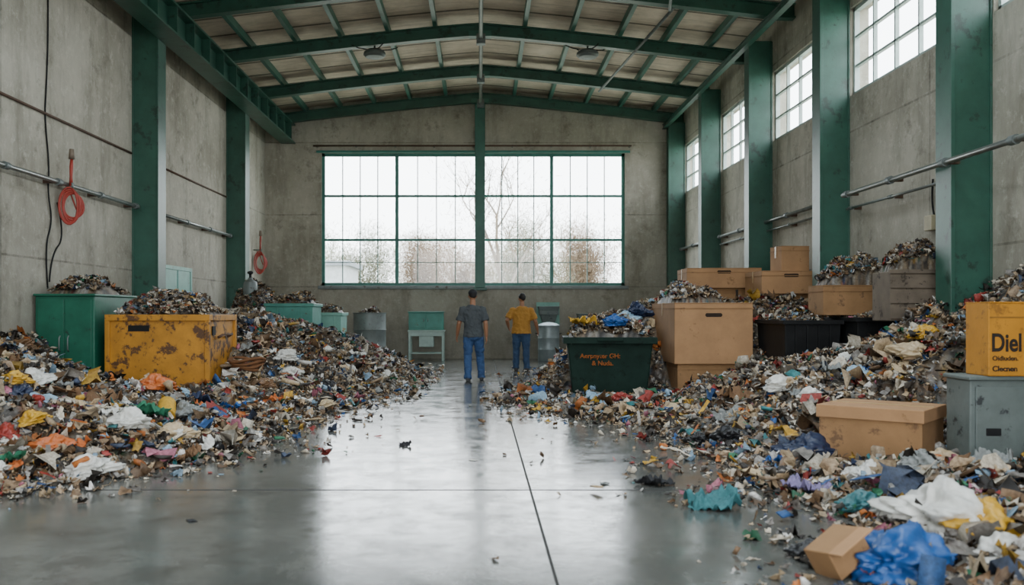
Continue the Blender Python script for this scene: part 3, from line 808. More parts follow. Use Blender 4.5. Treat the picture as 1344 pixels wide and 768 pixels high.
def carton(label, x0, x1, y0, y1, z0, z1, mat, rz=0, holes=True, tape=True, group=None, lid=False):
    w, d, h = x1-x0, y1-y0, z1-z0
    e = thing('cardboard_box', label, 'cardboard box', ((x0+x1)/2, (y0+y1)/2, z0), rz, group)
    boxes('body', [(-w/2, w/2, -d/2, d/2, 0, h-.012)], mat, e, .008)
    if lid:
        boxes('lid', [(-w/2-.02, w/2+.02, -d/2-.02, d/2+.02, h-.11, h)], M_CARD, e, .006)
    else:
        boxes('flap', [(-w/2, w/2, -d/2-.004, -.004, h-.012, h)], mat, e, .003)
        boxes('flap', [(-w/2, w/2, .004, d/2+.004, h-.012, h+.002)], mat, e, .003)
        boxes('lid_edge', [(-w/2-.006, w/2+.006, -d/2-.008, -d/2, h-.09, h-.078), (-w/2-.008, -w/2, -d/2, d/2, h-.09, h-.078), (w/2, w/2+.008, -d/2, d/2, h-.09, h-.078)], M_CARD2, e)
    if tape:
        boxes('tape', [(-w/2-.002, w/2+.002, -.03, .03, h, h+.004)], M_TAPE, e)
        boxes('tape', [(-w/2-.01, -w/2-.005, -.03, .03, h-.2, h+.002)], M_TAPE, e)
    if holes:
        hw = min(.13, w*.14)
        pts = []
        for k in range(20):
            a = 2*math.pi*k/20; pts.append((math.copysign(hw-.03, math.cos(a))+.03*math.cos(a), -d/2-.003, h*.8+.03*math.sin(a)))
        mesh_obj('hand_hole_shade', pts, [tuple(range(20))], paint('#2a1d12', .9), e)  # flat dark patch, the shade inside a hand hole put into colour
    return e
carton('lower cardboard box of a stack, partly buried in garbage', 3.02, 4.0, 14.05, 15.75, .02, .56, M_CARD2, 1, False)
carton('large cardboard box with hand hole stacked on another', 2.98, 4.18, 14.0, 15.85, .56, 1.5, M_CARD, 0)
mound(3.02, 3.85, 14.4, 15.8, 1.5, .24, 'garbage heaped on the big cardboard box', 900)
carton('wide cardboard box lying on the garbage heap', 3.9, 5.3, 17.4, 18.5, 1.35, 1.82, M_CARD2, 0, False, True)
carton('wide cardboard box stacked near the green column', 3.95, 5.35, 17.3, 18.4, 1.82, 2.2, M_CARD, -3, True, True)
carton('brown cardboard box beside stacked boxes on garbage', 4.85, 5.9, 16.0, 16.95, 1.2, 1.68, M_CARD2, 2, False, True)
carton('brown cardboard box stacked near the window wall', 4.9, 5.93, 15.9, 16.9, 1.68, 2.08, M_CARD, 0, True, True)
carton('small cardboard box on top of the stack', 5.25, 5.75, 16.0, 16.5, 2.08, 2.52, M_CARD, 5, False, True)
def crate(label, x0, x1, y0, y1, z0, z1, mat):
    w, d, h = x1-x0, y1-y0, z1-z0
    e = thing('plastic_crate', label, 'crate', ((x0+x1)/2, (y0+y1)/2, z0))
    open_shell('body', w, d, 0, h, .04, mat, e, .93)
    rim('rim', w, d, h-.06, h, .03, .04, mat, e)
    for k in range(1, 5):
        x = -w/2+w*k/5; boxes('rib', [(x-.012, x+.012, -d/2-.01, -d/2+.03, .08, h-.06)], mat, e)
    return e
crate('black plastic crate half buried in garbage', 4.3, 5.1, 12.9, 14.2, .5, 1.24, M_BLACK)
crate('wide black plastic crate half buried in garbage', 5.16, 5.9, 12.5, 14.2, .5, 1.28, M_BLACK)
mound(4.36, 5.04, 12.95, 14.15, 1.13, .2, 'garbage filling the black crate', 400)
mound(5.2, 5.86, 12.55, 14.15, 1.18, .14, 'garbage filling the wide black crate', 400)
carton('shallow cardboard box heaped with garbage', 4.88, 5.9, 13.0, 13.6, 1.31, 1.74, M_CARD2, 0, False, False)
mound(4.94, 5.86, 13.04, 13.58, 1.73, .4, 'garbage heaped on the shallow cardboard box', 600)
e = thing('wooden_crate', 'grey weathered wooden crate heaped with garbage', 'crate', (5.5, 11.62, 1.24), 0)
open_shell('body', .8, .55, 0, .62, .03, M_CRATE, e)
for k in range(3):
    boxes('plank', [(-.42, .42, -.3, -.275, .03+k*.19, .2+k*.19)], M_CRATE, e, .004)
boxes('lid_lip', [(-.43, .43, -.315, -.27, .59, .64)], M_CRATE, e, .004)
mound(5.13, 5.87, 11.38, 11.86, 1.83, .32, 'garbage heaped in the wooden crate', 450)

carton('closed brown cardboard box with lid resting on garbage', 3.13, 3.98, 7.75, 8.45, .02, .53, M_CARD2, -40, False, True, None, True)
cabinet('metal_box', 'scuffed grey metal box under a yellow box', 'metal box', 3.9, 4.9, 7.28, 7.65, .0, .8, M_GREYC, 1, False)
MB = bpy.data.objects['metal_box']
boxes('slot_handle', [(-.38, -.26, -.21, -.195, .36, .42)], M_BLACK, MB, .006)
MYB = paint('#bf811a', .6, 0, .2, 3, '#8c5d1a', .6)
e = thing('product_box', 'yellow cardboard carton with dark lettering on metal box', 'box', (4.46, 7.4, .836))
boxes('body', [(-.44, .44, -.17, .17, 0, .58)], MYB, e, .008)
boxes('flap', [(-.44, .44, -.175, -.005, .58, .59)], MYB, e, .002)
boxes('flap', [(-.44, .44, .005, .175, .58, .59)], MYB, e, .002)
MTX = paint('#1d130a', .7)
boxes('top_stripe', [(-.43, .43, -.173, -.17, .46, .472)], paint('#8a5f1a', .6), e)
text('Diel', .18, (-.42, -.173, .2), MTX, e, (90, 0, 0), .002, .0045, (.82, 1.1, 1))
text('Oidiuden.', .052, (-.41, -.173, .125), MTX, e, (90, 0, 0), .002, .001)
text('Clecnen', .06, (-.41, -.173, .04), MTX, e, (90, 0, 0), .002, .0015)

# ------------------------------------------------------------------ individual rubbish items
CM = {'white': '#d4d3cb', 'blue': '#174f8e', 'light blue': '#90afc2', 'green': '#236f50', 'black': '#17181b', 'orange': '#bb632c', 'yellow': '#c79a2c',
      'red': '#92332a', 'pink': '#a05e70', 'dark blue': '#1b2844', 'teal': '#336b6f', 'grey': '#808380', 'beige': '#bba684', 'lavender': '#7a7096', 'brown': '#6d4f32'}
def cmat(c, kind):
    if kind == 'plastic_bag': return paint(CM[c], .38, 0, .32, 6, None, .6, .6, 9)
    if kind == 'plastic_bottle': return paint(CM[c], .2, 0, .1, 6)
    return paint(CM[c], .8, 0, .3, 8, None, .6, .4, 25)
MESHV = {}
def bag_mesh(seed):
    bm = bmesh.new(); bmesh.ops.create_icosphere(bm, subdivisions=5, radius=.5)
    off = Vector((seed*7.3, seed*3.1, seed*1.7))
    for v in bm.verts:
        p = v.co.copy(); n = p.normalized()
        w = p+.12*mn.noise_vector(p*2.2+off)
        d1 = mn.voronoi(w*4.2+off)[0]; e1 = min(.5, d1[1]-d1[0])
        d2 = mn.voronoi(w*9.0+off)[0]; e2 = min(.5, d2[1]-d2[0])
        r1 = 1-abs(mn.noise(w*5.0+off))*2.4
        k = .62+.6*mn.noise(p*1.9+off)-.36*e1-.2*e2+.16*r1
        q = n*.5*max(.25, k+.2)
        q.x *= 1.3; q.y *= .95; q.z *= .5
        if n.z > .6:
            t = (n.z-.6)/.4; q.z += .10*t*t; q.x *= 1-.3*t; q.y *= 1-.3*t
        q.z = max(q.z, -.12)
        v.co = q+Vector((0, 0, .12))
    me = bpy.data.meshes.new('plastic_bag'); bm.to_mesh(me); bm.free()
    for p in me.polygons: p.use_smooth = True
    return me
def sheet_mesh(seed, fold=.16, n=14, thick=.006, name='paper_scrap', asp=.75, smooth=False):
    off = Vector((seed*5.3, seed*9.1, 0)); vs, fs = [], []
    for j in range(n):
        for i in range(n):
            x, y = i/(n-1)-.5, (j/(n-1)-.5)*asp
            p = Vector((x*3.2, y*3.2, seed))
            z = fold*(abs(mn.noise(p+off))*2)+fold*.6*abs(mn.noise(p*2.3+off))*2+fold*.3*mn.noise(p*5+off)
            rr = 1+.25*mn.noise(Vector((math.atan2(y, x)*1.1, seed, 0)))
            vs.append((x*rr+.1*mn.noise(p*1.3+off), y*rr+.1*mn.noise(p*1.1-off), max(0, z)))
    for j in range(n-1):
        for i in range(n-1):
            a = j*n+i; fs.append((a, a+1, a+n+1, a+n))
    b = len(vs)
    top = [(x, y, z+thick) for x, y, z in vs]; vs += top
    fs2 = [tuple(b+k for k in q) for q in fs]; fs = [q[::-1] for q in fs]+fs2
    ed = [i for i in range(n)]+[j*n+n-1 for j in range(1, n)]+[(n-1)*n+i for i in range(n-2, -1, -1)]+[j*n for j in range(n-2, 0, -1)]
    for k in range(len(ed)):
        a, c = ed[k], ed[(k+1) % len(ed)]; fs.append((a, c, c+b, a+b))
    me = bpy.data.meshes.new(name); me.from_pydata(vs, [], fs); me.update()
    for p in me.polygons: p.use_smooth = smooth
    return me
def lathe_mesh(name, prof, seg=16):
    o = lathe(name, prof, None, None, seg); me = o.data; bpy.data.objects.remove(o); return me
MESHV['plastic_bag'] = [bag_mesh(s) for s in range(1, 7)]
MESHV['paper_scrap'] = [sheet_mesh(s, .14) for s in range(1, 5)]
MESHV['cloth_rag'] = [sheet_mesh(s+20, .2, 22, .02, 'cloth_rag', .8, True) for s in range(1, 5)]
MESHV['cardboard_scrap'] = [sheet_mesh(s+40, .05, 6, .03, 'cardboard_scrap', .65) for s in range(1, 4)]
MESHV['plastic_bottle'] = [lathe_mesh('plastic_bottle', [(.09, -.5), (.14, -.48), (.14, -.1), (.125, 0), (.14, .1), (.12, .25), (.05, .38), (.05, .46), (.06, .46), (.06, .52)])]
MESHV['tin_can'] = [lathe_mesh('tin_can', [(.28, -.5), (.3, -.47), (.3, .47), (.28, .5), (.24, .5), (.24, .47)])]
MATC = {}
CATS = {'plastic_bag': 'plastic bag', 'paper_scrap': 'paper scrap', 'cloth_rag': 'rag', 'cardboard_scrap': 'cardboard', 'plastic_bottle': 'bottle', 'tin_can': 'can'}
def item(kind, color, x, y, z, size, label, rot=(0, 0, 0), group=None, var=None):
    base = random.choice(MESHV[kind]) if var is None else MESHV[kind][var]; key = (base.name, color)
    if key not in MATC:
        me = base.copy(); me.materials.clear(); me.materials.append(cmat(color, kind)); MATC[key] = me
    o = bpy.data.objects.new(kind, MATC[key]); COL.objects.link(o)
    o.location = (x, y, z); o.scale = (size, size, size); o.rotation_euler = tuple(R(a) for a in rot)
    tag(o, label, CATS[kind], group)
    return o
DESC = {'plastic_bag': 'crumpled {} plastic bag', 'paper_scrap': 'crumpled {} paper scrap', 'cloth_rag': 'bunched {} cloth rag', 'cardboard_scrap': 'torn {} cardboard piece', 'plastic_bottle': 'empty {} plastic bottle', 'tin_can': 'discarded {} tin can'}
def hz(x, y):
    f = hL if x < -.5 else hR
    return max(0.0, float(f(np.array(x), np.array(y))[0]))
def on_heap(kind, color, x, y, size, rz=None, tiltv=12, where='on the garbage heap', dz=0.0, group=None):
    z = hz(x, y)
    lay = kind in ('plastic_bottle', 'tin_can')
    tx = random.uniform(-tiltv, tiltv); ty = random.uniform(-tiltv, tiltv)
    rz = random.uniform(0, 360) if rz is None else rz
    if lay: rot = (90+tx, 0, rz); zz = z+size*(.14 if kind == 'plastic_bottle' else .29)
    else: rot = (tx, ty, rz); zz = z
    return item(kind, color, x, y, zz+dz, size, DESC[kind].format(color)+' '+where, rot, group)

hero = [('plastic_bag', 'orange', -3.68, 10.4, .4), ('cloth_rag', 'green', -3.26, 8.9, .42), ('plastic_bag', 'white', -3.2, 8.3, .44), ('cloth_rag', 'pink', -4.03, 8.8, .36),
        ('paper_scrap', 'light blue', -4.2, 8.5, .45), ('plastic_bag', 'orange', -3.59, 7.7, .32), ('plastic_bag', 'white', -3.1, 7.35, .42), ('plastic_bag', 'beige', -2.85, 8.6, .32),
        ('plastic_bag', 'white', -3.1, 14.5, .38), ('plastic_bag', 'white', -2.9, 14.0, .32), ('paper_scrap', 'white', -3.5, 9.4, .35), ('plastic_bag', 'white', -4.6, 9.4, .4),
        ('plastic_bag', 'dark blue', 2.87, 8.1, .5), ('cloth_rag', 'teal', 1.62, 6.3, .36), ('cardboard_scrap', 'beige', 2.28, 7.2, .34), ('plastic_bag', 'light blue', 3.87, 9.3, .36),
        ('plastic_bag', 'yellow', 4.8, 9.9, .34), ('cloth_rag', 'lavender', 2.35, 6.6, .28), ('plastic_bag', 'teal', 2.5, 6.0, .26), ('plastic_bag', 'black', 2.5, 9.1, .4),
        ('plastic_bag', 'black', 2.2, 9.3, .3), ('plastic_bag', 'white', 3.3, 9.9, .38), ('plastic_bag', 'white', 3.35, 9.2, .32), ('paper_scrap', 'white', 4.2, 10.2, .35), ('plastic_bag', 'white', 2.25, 12.5, .32),
        ('cloth_rag', 'blue', 2.55, 7.8, .28), ('cloth_rag', 'black', 1.35, 7.1, .24), ('cloth_rag', 'black', -.75, 9.2, .14),
        ('cloth_rag', 'dark blue', -3.4, 10.9, .36), ('plastic_bag', 'dark blue', -4.3, 9.9, .34), ('cardboard_scrap', 'brown', -4.55, 8.2, .5), ('paper_scrap', 'red', -3.9, 10.6, .22), ('plastic_bag', 'beige', 3.5, 7.0, .32), ('plastic_bag', 'grey', 3.2, 6.6, .34), ('paper_scrap', 'beige', 3.6, 6.4, .3),
        ('plastic_bag', 'yellow', -3.9, 8.0, .26), ('plastic_bag', 'yellow', -4.5, 8.9, .28), ('cloth_rag', 'blue', -3.0, 11.2, .3), ('plastic_bag', 'red', -4.1, 8.4, .22), ('cloth_rag', 'dark blue', 2.7, 5.7, .34), ('cloth_rag', 'orange', -2.7, 12.0, .26),
        ('cloth_rag', 'brown', -3.9, 9.3, .45), ('cloth_rag', 'grey', 3.9, 9.9, .4), ('plastic_bag', 'beige', 4.4, 9.3, .4), ('cloth_rag', 'brown', 3.0, 10.6, .42), ('plastic_bag', 'grey', -3.2, 9.9, .36)]
for k, c, x, y, s in hero:
    on_heap(k, c, x, y, s, None, 12, 'on the garbage heap' if hz(x, y) > .03 else 'on the concrete floor', .0)
item('cloth_rag', 'yellow', 1.65, 14.3, 1.12, .5, 'bunched yellow cloth on the overfilled green bin', (0, 15, 20))
item('plastic_bag', 'blue', 2.1, 14.2, 1.14, .42, 'crumpled blue plastic bag on the green bin', (0, 0, 40))
item('plastic_bag', 'dark blue', 2.5, 14.7, 1.28, .52, 'crumpled dark blue plastic bag on the green bin', (0, 0, 80))
item('plastic_bag', 'light blue', 2.3, 14.45, 1.22, .36, 'crumpled light blue plastic bag on the green bin', (0, 0, 10))
item('plastic_bag', 'blue', 2.2, 4.68, -.01, .66, 'large crumpled blue plastic bag on the floor', (0, 0, 35), None, 2)
item('plastic_bag', 'white', 2.6, 5.22, .1, .66, 'large crumpled white plastic bag on garbage', (5, 0, 100), None, 3)
item('plastic_bag', 'yellow', 2.74, 4.95, .15, .42, 'crumpled yellow plastic bag on garbage', (0, 0, 60), None, 1)
item('plastic_bag', 'black', 1.8, 4.98, .0, .24, 'small crumpled black plastic bag on the floor', (0, 0, 20))
item('plastic_bag', 'white', 2.62, 4.62, .03, .42, 'crumpled white plastic bag at the heap edge', (0, 0, 200), None, 2)
item('cloth_rag', 'orange', 2.5, 5.6, .05, .22, 'bunched orange cloth rag on the garbage', (0, 0, 200))
e = thing('cardboard_box', 'small crushed brown cardboard carton lying tilted', 'cardboard box', (1.86, 4.66, .05), 25)
e.rotation_euler = (R(-8), R(-28), R(25))
boxes('body', [(-.12, .12, -.09, .09, 0, .16)], M_CARD2, e, .006); boxes('flap', [(-.12, .12, -.18, -.09, .15, .16)], M_CARD, e, .002)
e = thing('rope_coil', 'coil of brown rope beside the yellow container', 'rope', (-3.45, 13.55, hz(-3.45, 13.55)+.02))
for k in range(4):
    pts = [((.22+.015*k)*math.cos(a), (.17+.01*k)*math.sin(a), .05+.04*k+.03*math.sin(2*a+k)) for a in np.linspace(0, 2*math.pi, 26)]
    vs, fs = [], []; tube_vf(pts, [.022]*26, vs, fs, 8, False); mesh_obj('rope_loop', vs, fs, paint('#6b4526', .9), e, True)
o = tube('cardboard_tube', [(-3.75, 7.0, .06), (-3.4, 7.25, .06)], .05, M_CARD); tag(o, 'beige cardboard tube lying at heap edge', 'tube')

kinds = ['plastic_bag']*5+['paper_scrap']*5+['cloth_rag']*4+['cardboard_scrap']*3+['plastic_bottle']*2+['tin_can']*1
wc = ['white']*10+['light blue']*4+['beige']*6+['grey']*5+['brown']*5+['dark blue']*3+['blue', 'green', 'teal', 'orange', 'orange', 'yellow', 'red', 'pink', 'black', 'black']
cnt = 0
while cnt < 250:
    left = random.random() < .5
    y = 6.6+13.6*random.random()**1.6
    x = random.uniform(-5.7, -1.3) if left else random.uniform(.4, 5.4)
    if abs(x) > y*.62+.3: continue
    h_ = float((hL if left else hR)(np.array(x), np.array(y))[0])
    if h_ <= .04 or bool(excluded(np.array(x), np.array(y))): continue
    k = random.choice(kinds); c = random.choice(wc)
    if k == 'cardboard_scrap': c = random.choice(['beige', 'brown'])
    on_heap(k, c, x, y, random.uniform(.13, .32), None, 25, dz=.0, group='loose items on the garbage heaps'); cnt += 1
fl = 0
while fl < 42:
    y = 5.2+14*random.random()**1.1; x = random.uniform(-2.9, 2.2)
    sl, sr = float(hL(np.array(x), np.array(y))[1]), float(hR(np.array(x), np.array(y))[1])
    if sl > -.1 or sr > -.1: continue
    near = max(sl, sr)
    if random.random() > math.exp(near/.45)+.03: continue
    k = random.choice(['paper_scrap', 'cloth_rag', 'cardboard_scrap', 'paper_scrap']); c = random.choice(['white', 'red', 'beige', 'brown', 'orange', 'black', 'light blue', 'grey'])
    o = on_heap(k, c, x, y, random.uniform(.04, .1), None, 0, 'lying on the concrete floor', 0, 'loose litter on the floor'); o.location.z = .001; fl += 1

# ------------------------------------------------------------------ people
M_SKIN = paint('#9a6d50', .5, 0, .08, 6, None, .6, .05)
M_HAIR = paint('#15110f', .7, 0, .2, 30)
def skin_part(name, tubes, mat, parent, voxel, spheres=(), disp=0.0):
    vs, fs = [], []
    for pts, rad in tubes: tube_vf(pts, rad, vs, fs, 16)
    for c, r in spheres:
        bm = bmesh.new(); bmesh.ops.create_icosphere(bm, subdivisions=3, radius=1)
        b = len(vs)
        for v in bm.verts: vs.append((c[0]+v.co.x*r[0], c[1]+v.co.y*r[1], c[2]+v.co.z*r[2]))
        for f_ in bm.faces: fs.append(tuple(b+v.index for v in f_.verts))
        bm.free()
    o = mesh_obj(name, vs, fs, mat, parent, True)
    m = o.modifiers.new('remesh', 'REMESH'); m.mode = 'VOXEL'; m.voxel_size = voxel; m.use_smooth_shade = True
    s = o.modifiers.new('smooth', 'SMOOTH'); s.iterations = 3; s.factor = .5
    if disp:
        tx = bpy.data.textures.new('folds', 'CLOUDS'); tx.noise_scale = .075; tx.noise_depth = 2
        dm = o.modifiers.new('folds', 'DISPLACE'); dm.texture = tx; dm.strength = disp; dm.mid_level = .5
    return o

def person(label, loc, rz, P):
    e = thing('person', label, 'person', loc, rz)
    k = P.get('girth', 1.0); kt = P.get('belly', k); sh_ = P.get('shift', 0.0)
    T = []
    torso = [((0, 0, .84), (.165*k, .12*k)), ((0, 0, .95), (.172*kt, .125*kt)), ((sh_*.3, .0, 1.06), (.158*kt, .115*kt)), ((sh_*.6, 0, 1.2), (.168*kt, .118*kt)),
             ((sh_, -.005, 1.34), (.188*k, .118*k)), ((sh_, -.005, 1.42), (.18*k, .098)), ((sh_, 0, 1.475), (.115, .08)), ((sh_, 0, 1.5), (.065, .068))]
    T.append(([p for p, r in torso], [r for p, r in torso]))
    T.append(([(sh_, 0, 1.46), (sh_, .01, 1.53), (sh_, .02, 1.6)], [(.062, .064), (.056, .06), (.058, .065)]))
    legs = P['legs']; arms = [tuple((a[0]+sh_, a[1], a[2]) for a in arm) for arm in P['arms']]
    for hip, knee, ank in legs:
        T.append(([hip, tuple((Vector(hip)+Vector(knee))/2), knee, tuple(Vector(knee).lerp(Vector(ank), .35)), ank], [.098*k, .08*k, .056, .056, .038]))
        a = Vector(ank)
        T.append(([a+Vector((0, -.06, -.03)), a+Vector((0, .0, -.03)), a+Vector((0, .09, -.045)), a+Vector((0, .16, -.055))], [(.034, .036), (.038, .04), (.042, .026), (.035, .018)]))
    for sh, el, wr in arms:
        T.append(([sh, tuple(Vector(sh).lerp(Vector(el), .5)), el, tuple(Vector(el).lerp(Vector(wr), .35)), wr], [.056*k, .05*k, .042, .045, .03]))
        W = Vector(wr); dr = (Vector(wr)-Vector(el)).normalized()
        side = -1 if sh[0] < 0 else 1
        fw = Vector((0, 1, 0)); fw = (fw-dr*fw.dot(dr)).normalized()
        T.append(([W, W+dr*.04, W+dr*.09], [(.02, .03), (.02, .042), (.018, .042)]))
        inn = Vector((-side, 0, 0))
        for fi, (o_, L) in enumerate(((.033, .07), (.011, .08), (-.011, .075), (-.033, .058))):
            b0 = W+dr*.085+fw*o_
            T.append(([b0, b0+dr*L*.5+inn*.006, b0+dr*L*.85+inn*.024, b0+dr*L*.98+inn*.036], [.0095, .009, .0085, .007]))
        b0 = W+dr*.03+fw*.035
        T.append(([b0, b0+dr*.03+fw*.022+inn*.01, b0+dr*.065+fw*.028+inn*.02], [.013, .011, .009]))
    ht = P.get('head_turn', 0); ca, sa = math.cos(R(ht)), math.sin(R(ht))
    def hp(x, y, z): return (x*ca-y*sa+sh_, x*sa+y*ca+.02, z)
    SP = [(hp(0, 0, 1.695), (.077, .092, .107)), (hp(0, .025, 1.635), (.058, .062, .055)), (hp(0, .098, 1.67), (.013, .018, .02)), (hp(0, .088, 1.705), (.05, .012, .01)),
          (hp(0, .083, 1.632), (.024, .012, .009)), (hp(-.078, 0, 1.68), (.012, .02, .03)), (hp(.078, 0, 1.68), (.012, .02, .03))]
    skin_part('body', T, M_SKIN, e, .0065, SP)
    for s in (-1, 1):
        x, y, z = hp(s*.03, .085, 1.69)
        bm = bmesh.new(); bmesh.ops.create_icosphere(bm, subdivisions=2, radius=.011)
        me = bpy.data.meshes.new('eye'); bm.to_mesh(me); bm.free(); me.materials.append(M_BLACK)
        o = bpy.data.objects.new('eye', me); COL.objects.link(o); o.parent = e; o.location = (x, y, z)
    skin_part('hair', [], M_HAIR, e, .008, [(hp(0, -.016, 1.722), (.084, .092, .092)), (hp(0, -.045, 1.69), (.07, .058, .06))])
    if P.get('cap'):
        mc = paint('#1e2124', .8)
        skin_part('cap', [(([hp(0, .06, 1.74), hp(0, .16, 1.73)]), [(.06, .012), (.05, .008)])], mc, e, .008, [(hp(0, -.005, 1.745), (.09, .105, .075))])
    ms = P['shirt']; S = []
    S.append(([(0, 0, .87), (0, 0, .95), (sh_*.3, 0, 1.08), (sh_*.6, 0, 1.2), (sh_, -.005, 1.33), (sh_, -.005, 1.42), (sh_, 0, 1.475), (sh_, 0, 1.505)],
              [(.2*kt, .15*kt), (.19*kt, .145*kt), (.174*kt, .135*kt), (.187*kt, .135*kt), (.212*k, .132*k), (.208*k, .112), (.14, .092), (.078, .078)]))
    for sh, el, wr in arms:
        s2 = Vector(sh).lerp(Vector(el), P.get('sleeve', .82))
        S.append(([tuple(Vector(sh)+Vector((-.05 if sh[0] > 0 else .05, 0, .01))), sh, tuple(Vector(sh).lerp(s2, .5)), tuple(s2)], [.07, .075*k, .072*k, .078*k]))
    skin_part('shirt', S, ms, e, .009, (), .036)
    J = [([(0, 0, 1.0), (0, 0, .93), (0, 0, .84), (0, 0, .8)], [(.178*kt, .132*kt), (.185*k, .138*k), (.18*k, .13*k), (.12, .1)])]
    for hip, knee, ank in legs:
        a = Vector(ank)
        J.append(([hip, tuple((Vector(hip)+Vector(knee))/2), knee, tuple(Vector(knee).lerp(a, .5)), tuple(Vector(knee).lerp(a, .93)), tuple(a+Vector((0, 0, -.03)))], [.108*k, .096*k, .08, .076, .07, .078]))
    skin_part('jeans', J, P['jeans'], e, .009, (), .034)
    for hip, knee, ank in legs:
        a = Vector(ank)
        skin_part('shoe', [([a+Vector((0, -.075, -.045)), a+Vector((0, .0, -.04)), a+Vector((0, .1, -.055)), a+Vector((0, .185, -.062))], [(.042, .04), (.046, .045), (.05, .033), (.04, .024)])], P['shoes'], e, .008)
    return e
person('person in dark grey t-shirt and blue jeans walking away', (-.13, 18.1, .0), 0, dict(
    legs=[((-.095, 0, .9), (-.11, .02, .5), (-.105, -.16, .085)), ((.095, 0, .9), (.13, .13, .5), (.16, .14, .085))],
    arms=[((-.195, -.005, 1.41), (-.27, -.02, 1.14), (-.31, .12, .9)), ((.2, -.005, 1.41), (.255, -.06, 1.14), (.27, -.02, .88))], shift=-.015,
    shirt=paint('#474c4f', .9, 0, .2, 8, None, .6, .5, 12), jeans=paint('#33507a', .85, 0, .3, 8, None, .6, .5, 14), shoes=paint('#2a2a2c', .6), cap=True, girth=1.05, head_turn=8))
person('person in mustard t-shirt and jeans standing, one arm bent', (.96, 21.3, 0), -6, dict(
    legs=[((-.095, 0, .9), (-.12, .06, .5), (-.125, .04, .085)), ((.095, 0, .9), (.115, -.01, .5), (.135, -.1, .085))],
    arms=[((-.21, -.005, 1.41), (-.34, -.1, 1.18), (-.32, .13, 1.02)), ((.21, -.005, 1.41), (.32, -.03, 1.15), (.36, .13, .94))], shift=.015,
    shirt=paint('#ae7d35', .9, 0, .2, 8, None, .6, .5, 12), jeans=paint('#304866', .85, 0, .3, 8, None, .6, .5, 14), shoes=paint('#3a3432', .6), girth=1.1, belly=1.18, head_turn=25))

# ------------------------------------------------------------------ outdoors
M_GRD = paint('#a5a392', .95, 0, .2, .3)
struct(boxes('ground', [(-60, 60, YB+.31, 110, -.4, -.1), (-60, 60, -60, YF-.31, -.4, -.1), (XR+.31, 60, YF-.31, YB+.31, -.4, -.1)], M_GRD))
M_BARK = paint('#766d63', .9, 0, .15, 3); M_LEAF = mat_leaf('haze_twigs', '#95836f'); M_LEAF2 = mat_leaf('haze_green_twigs', '#8d8d79')  # bark and twig colours paled to stand in for haze
def tree_curve(seed, H):
    rnd = random.Random(seed); cu = bpy.data.curves.new('tree', 'CURVE'); cu.dimensions = '3D'; cu.bevel_depth = 1.0; cu.bevel_resolution = 1
    tips = []
    def br(p, d, L, r, dep):
        n = 4; pts = [p.copy()]; q = p.copy(); dd = d.copy()
        for i in range(n):
            dd = (dd+Vector((rnd.uniform(-.18, .18), rnd.uniform(-.18, .18), rnd.uniform(-.02, .12)))).normalized(); q = q+dd*L/n; pts.append(q.copy())
        sp = cu.splines.new('POLY'); sp.points.add(n)
        for i, a in enumerate(pts): sp.points[i].co = (*a, 1); sp.points[i].radius = r*(1-.45*i/n)
        if dep == 0: tips.append(q.copy()); return
        for k in range(3 if dep > 1 else 4):
            t = pts[rnd.choice([2, 3, 4])] if k else pts[4]
            ax = Vector((rnd.uniform(-1, 1), rnd.uniform(-1, 1), rnd.uniform(-.1, .8))).normalized()
            br(t, (dd*.9+ax*.85).normalized(), L*rnd.uniform(.6, .8), r*.52, dep-1)
    br(Vector((0, 0, 0)), Vector((0, 0, 1)), H*.36, H*.018, 4)
    cu.materials.append(M_BARK); return cu, tips
def add_tree(seed, x, y, H, leaf, dens):
    cu, tips = tree_curve(seed, H)
    o = bpy.data.objects.new('tree', cu); COL.objects.link(o); o.location = (x, y, -.1)
    tag(o, 'sparse haze-toned winter tree outside the window', 'tree', 'trees outside')
    o = to_mesh(o)
    if dens:
        r = np.random.RandomState(seed); tp = np.array([t[:] for t in tips]); tp = np.concatenate([tp, tp*np.array([1, 1, .75]), tp*np.array([1, 1, .5])])
        c = tp[r.choice(len(tp), dens)]+r.normal(0, .55*H/8, (dens, 3)); c[:, 2] = np.abs(c[:, 2])
        dr = r.normal(0, 1, (dens, 3)); dr[:, 2] = np.abs(dr[:, 2])*1.3; dr /= np.linalg.norm(dr, axis=1)[:, None]
        L = r.uniform(.15, .45, (dens, 1)); wv = np.cross(dr, r.normal(0, 1, (dens, 3))); wv = wv/np.linalg.norm(wv, axis=1)[:, None]*.014
        V = np.stack([c-wv, c+wv, c+dr*L], 1).reshape(-1, 3)
        F = np.arange(dens*3).reshape(-1, 3)
        f_ = mesh_obj('foliage', V.tolist(), F.tolist(), leaf, o); f_['kind'] = 'stuff'
add_tree(1, 1.6, 45, 10.5, M_LEAF, 2500)
for i, (x, y, H, d) in enumerate([(-6.4, 52, 6.2, 15000), (-3.2, 54, 6.6, 20000), (-.2, 57, 6.4, 18000), (3.4, 52, 6.8, 20000), (6.6, 55, 7.4, 24000), (10.0, 52, 7.4, 22000), (-9.8, 57, 6.4, 8000)]):
    add_tree(10+i, x, y, H, M_LEAF if i % 3 else M_LEAF2, d)
e = thing('shed', 'small white building outside the window', 'building', (-7.0, 43, -.1))
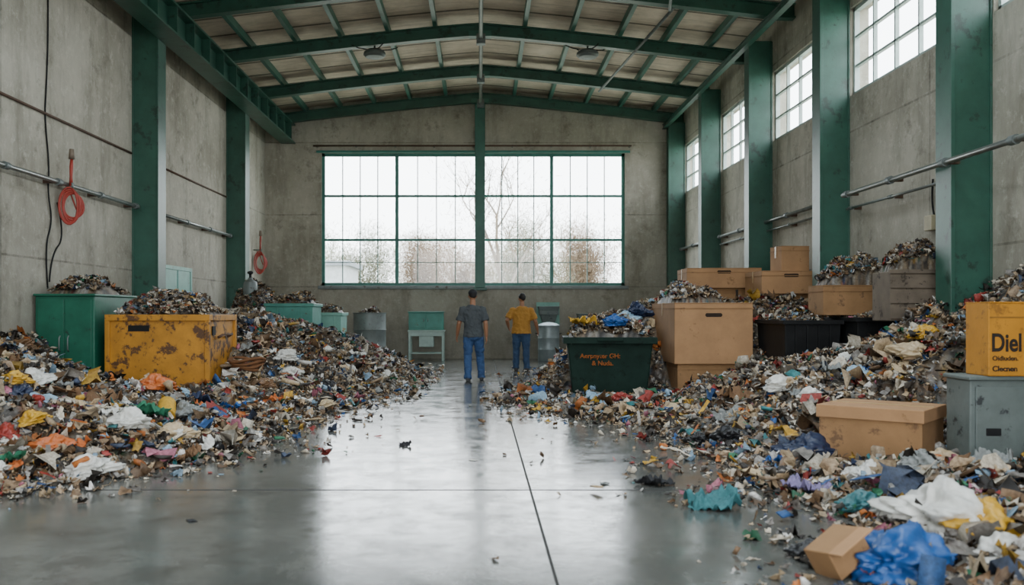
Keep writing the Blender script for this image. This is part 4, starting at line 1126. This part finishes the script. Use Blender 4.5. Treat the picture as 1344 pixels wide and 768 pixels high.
boxes('body', [(-1.6, 1.0, -2, 2, 0, 3.6)], paint('#a8adae', .7), e); boxes('roof', [(-1.8, 1.2, -2.2, 2.2, 3.6, 3.8)], paint('#7a8084', .7), e)

# ------------------------------------------------------------------ world, light, camera
wd = bpy.data.worlds.new('overcast'); scene.world = wd; wd.use_nodes = True
nt = wd.node_tree; bg = nt.nodes['Background']
tc = N(nt, 'ShaderNodeTexCoord'); sp = N(nt, 'ShaderNodeSeparateXYZ'); nt.links.new(tc.outputs['Generated'], sp.inputs[0])
rp = ramp(nt, sp.outputs['Z'], -.05, .6, (.95, .975, 1, 1), (.84, .91, 1, 1))
nt.links.new(rp.outputs['Color'], bg.inputs['Color']); bg.inputs['Strength'].default_value = 10.0

def portal(loc, rot, sx, sy):
    l = bpy.data.lights.new('window_portal', 'AREA'); l.shape = 'RECTANGLE'; l.size = sx; l.size_y = sy
    l.cycles.is_portal = True
    o = bpy.data.objects.new('window_portal', l); COL.objects.link(o); o.location = loc; o.rotation_euler = tuple(R(a) for a in rot)
portal(((BX0+BX1)/2, YB+.25, (BZ0+BZ1)/2), (-90, 0, 0), BX1-BX0, BZ1-BZ0)
portal((XR+.25, 14.9, (WZ0+WZ1)/2), (0, 90, 0), WZ1-WZ0, 23.8)
portal((-.15, YF-.25, 2.7), (90, 0, 0), 8.3, 5.4)
for s in (-1, 1): portal((s*(SX0+SX1)/2, (ADDED_SKY[0]+ADDED_SKY[1])/2, zdeck(SX0)+.2), (0, 0, 0), SX1-SX0+.2, ADDED_SKY[1]-ADDED_SKY[0])  # portals for the added roof skylights

cam = bpy.data.cameras.new('camera'); co = bpy.data.objects.new('camera', cam); COL.objects.link(co)
co.location = (0, 0, 1.33); co.rotation_euler = (R(90), 0, 0)
cam.sensor_width = 36; cam.lens = 36*1200/1344
cam.shift_x = 42/1344; cam.shift_y = 28/1344
cam.dof.use_dof = True; cam.dof.focus_distance = 13.5; cam.dof.aperture_fstop = 2.0
scene.camera = co
print('done')
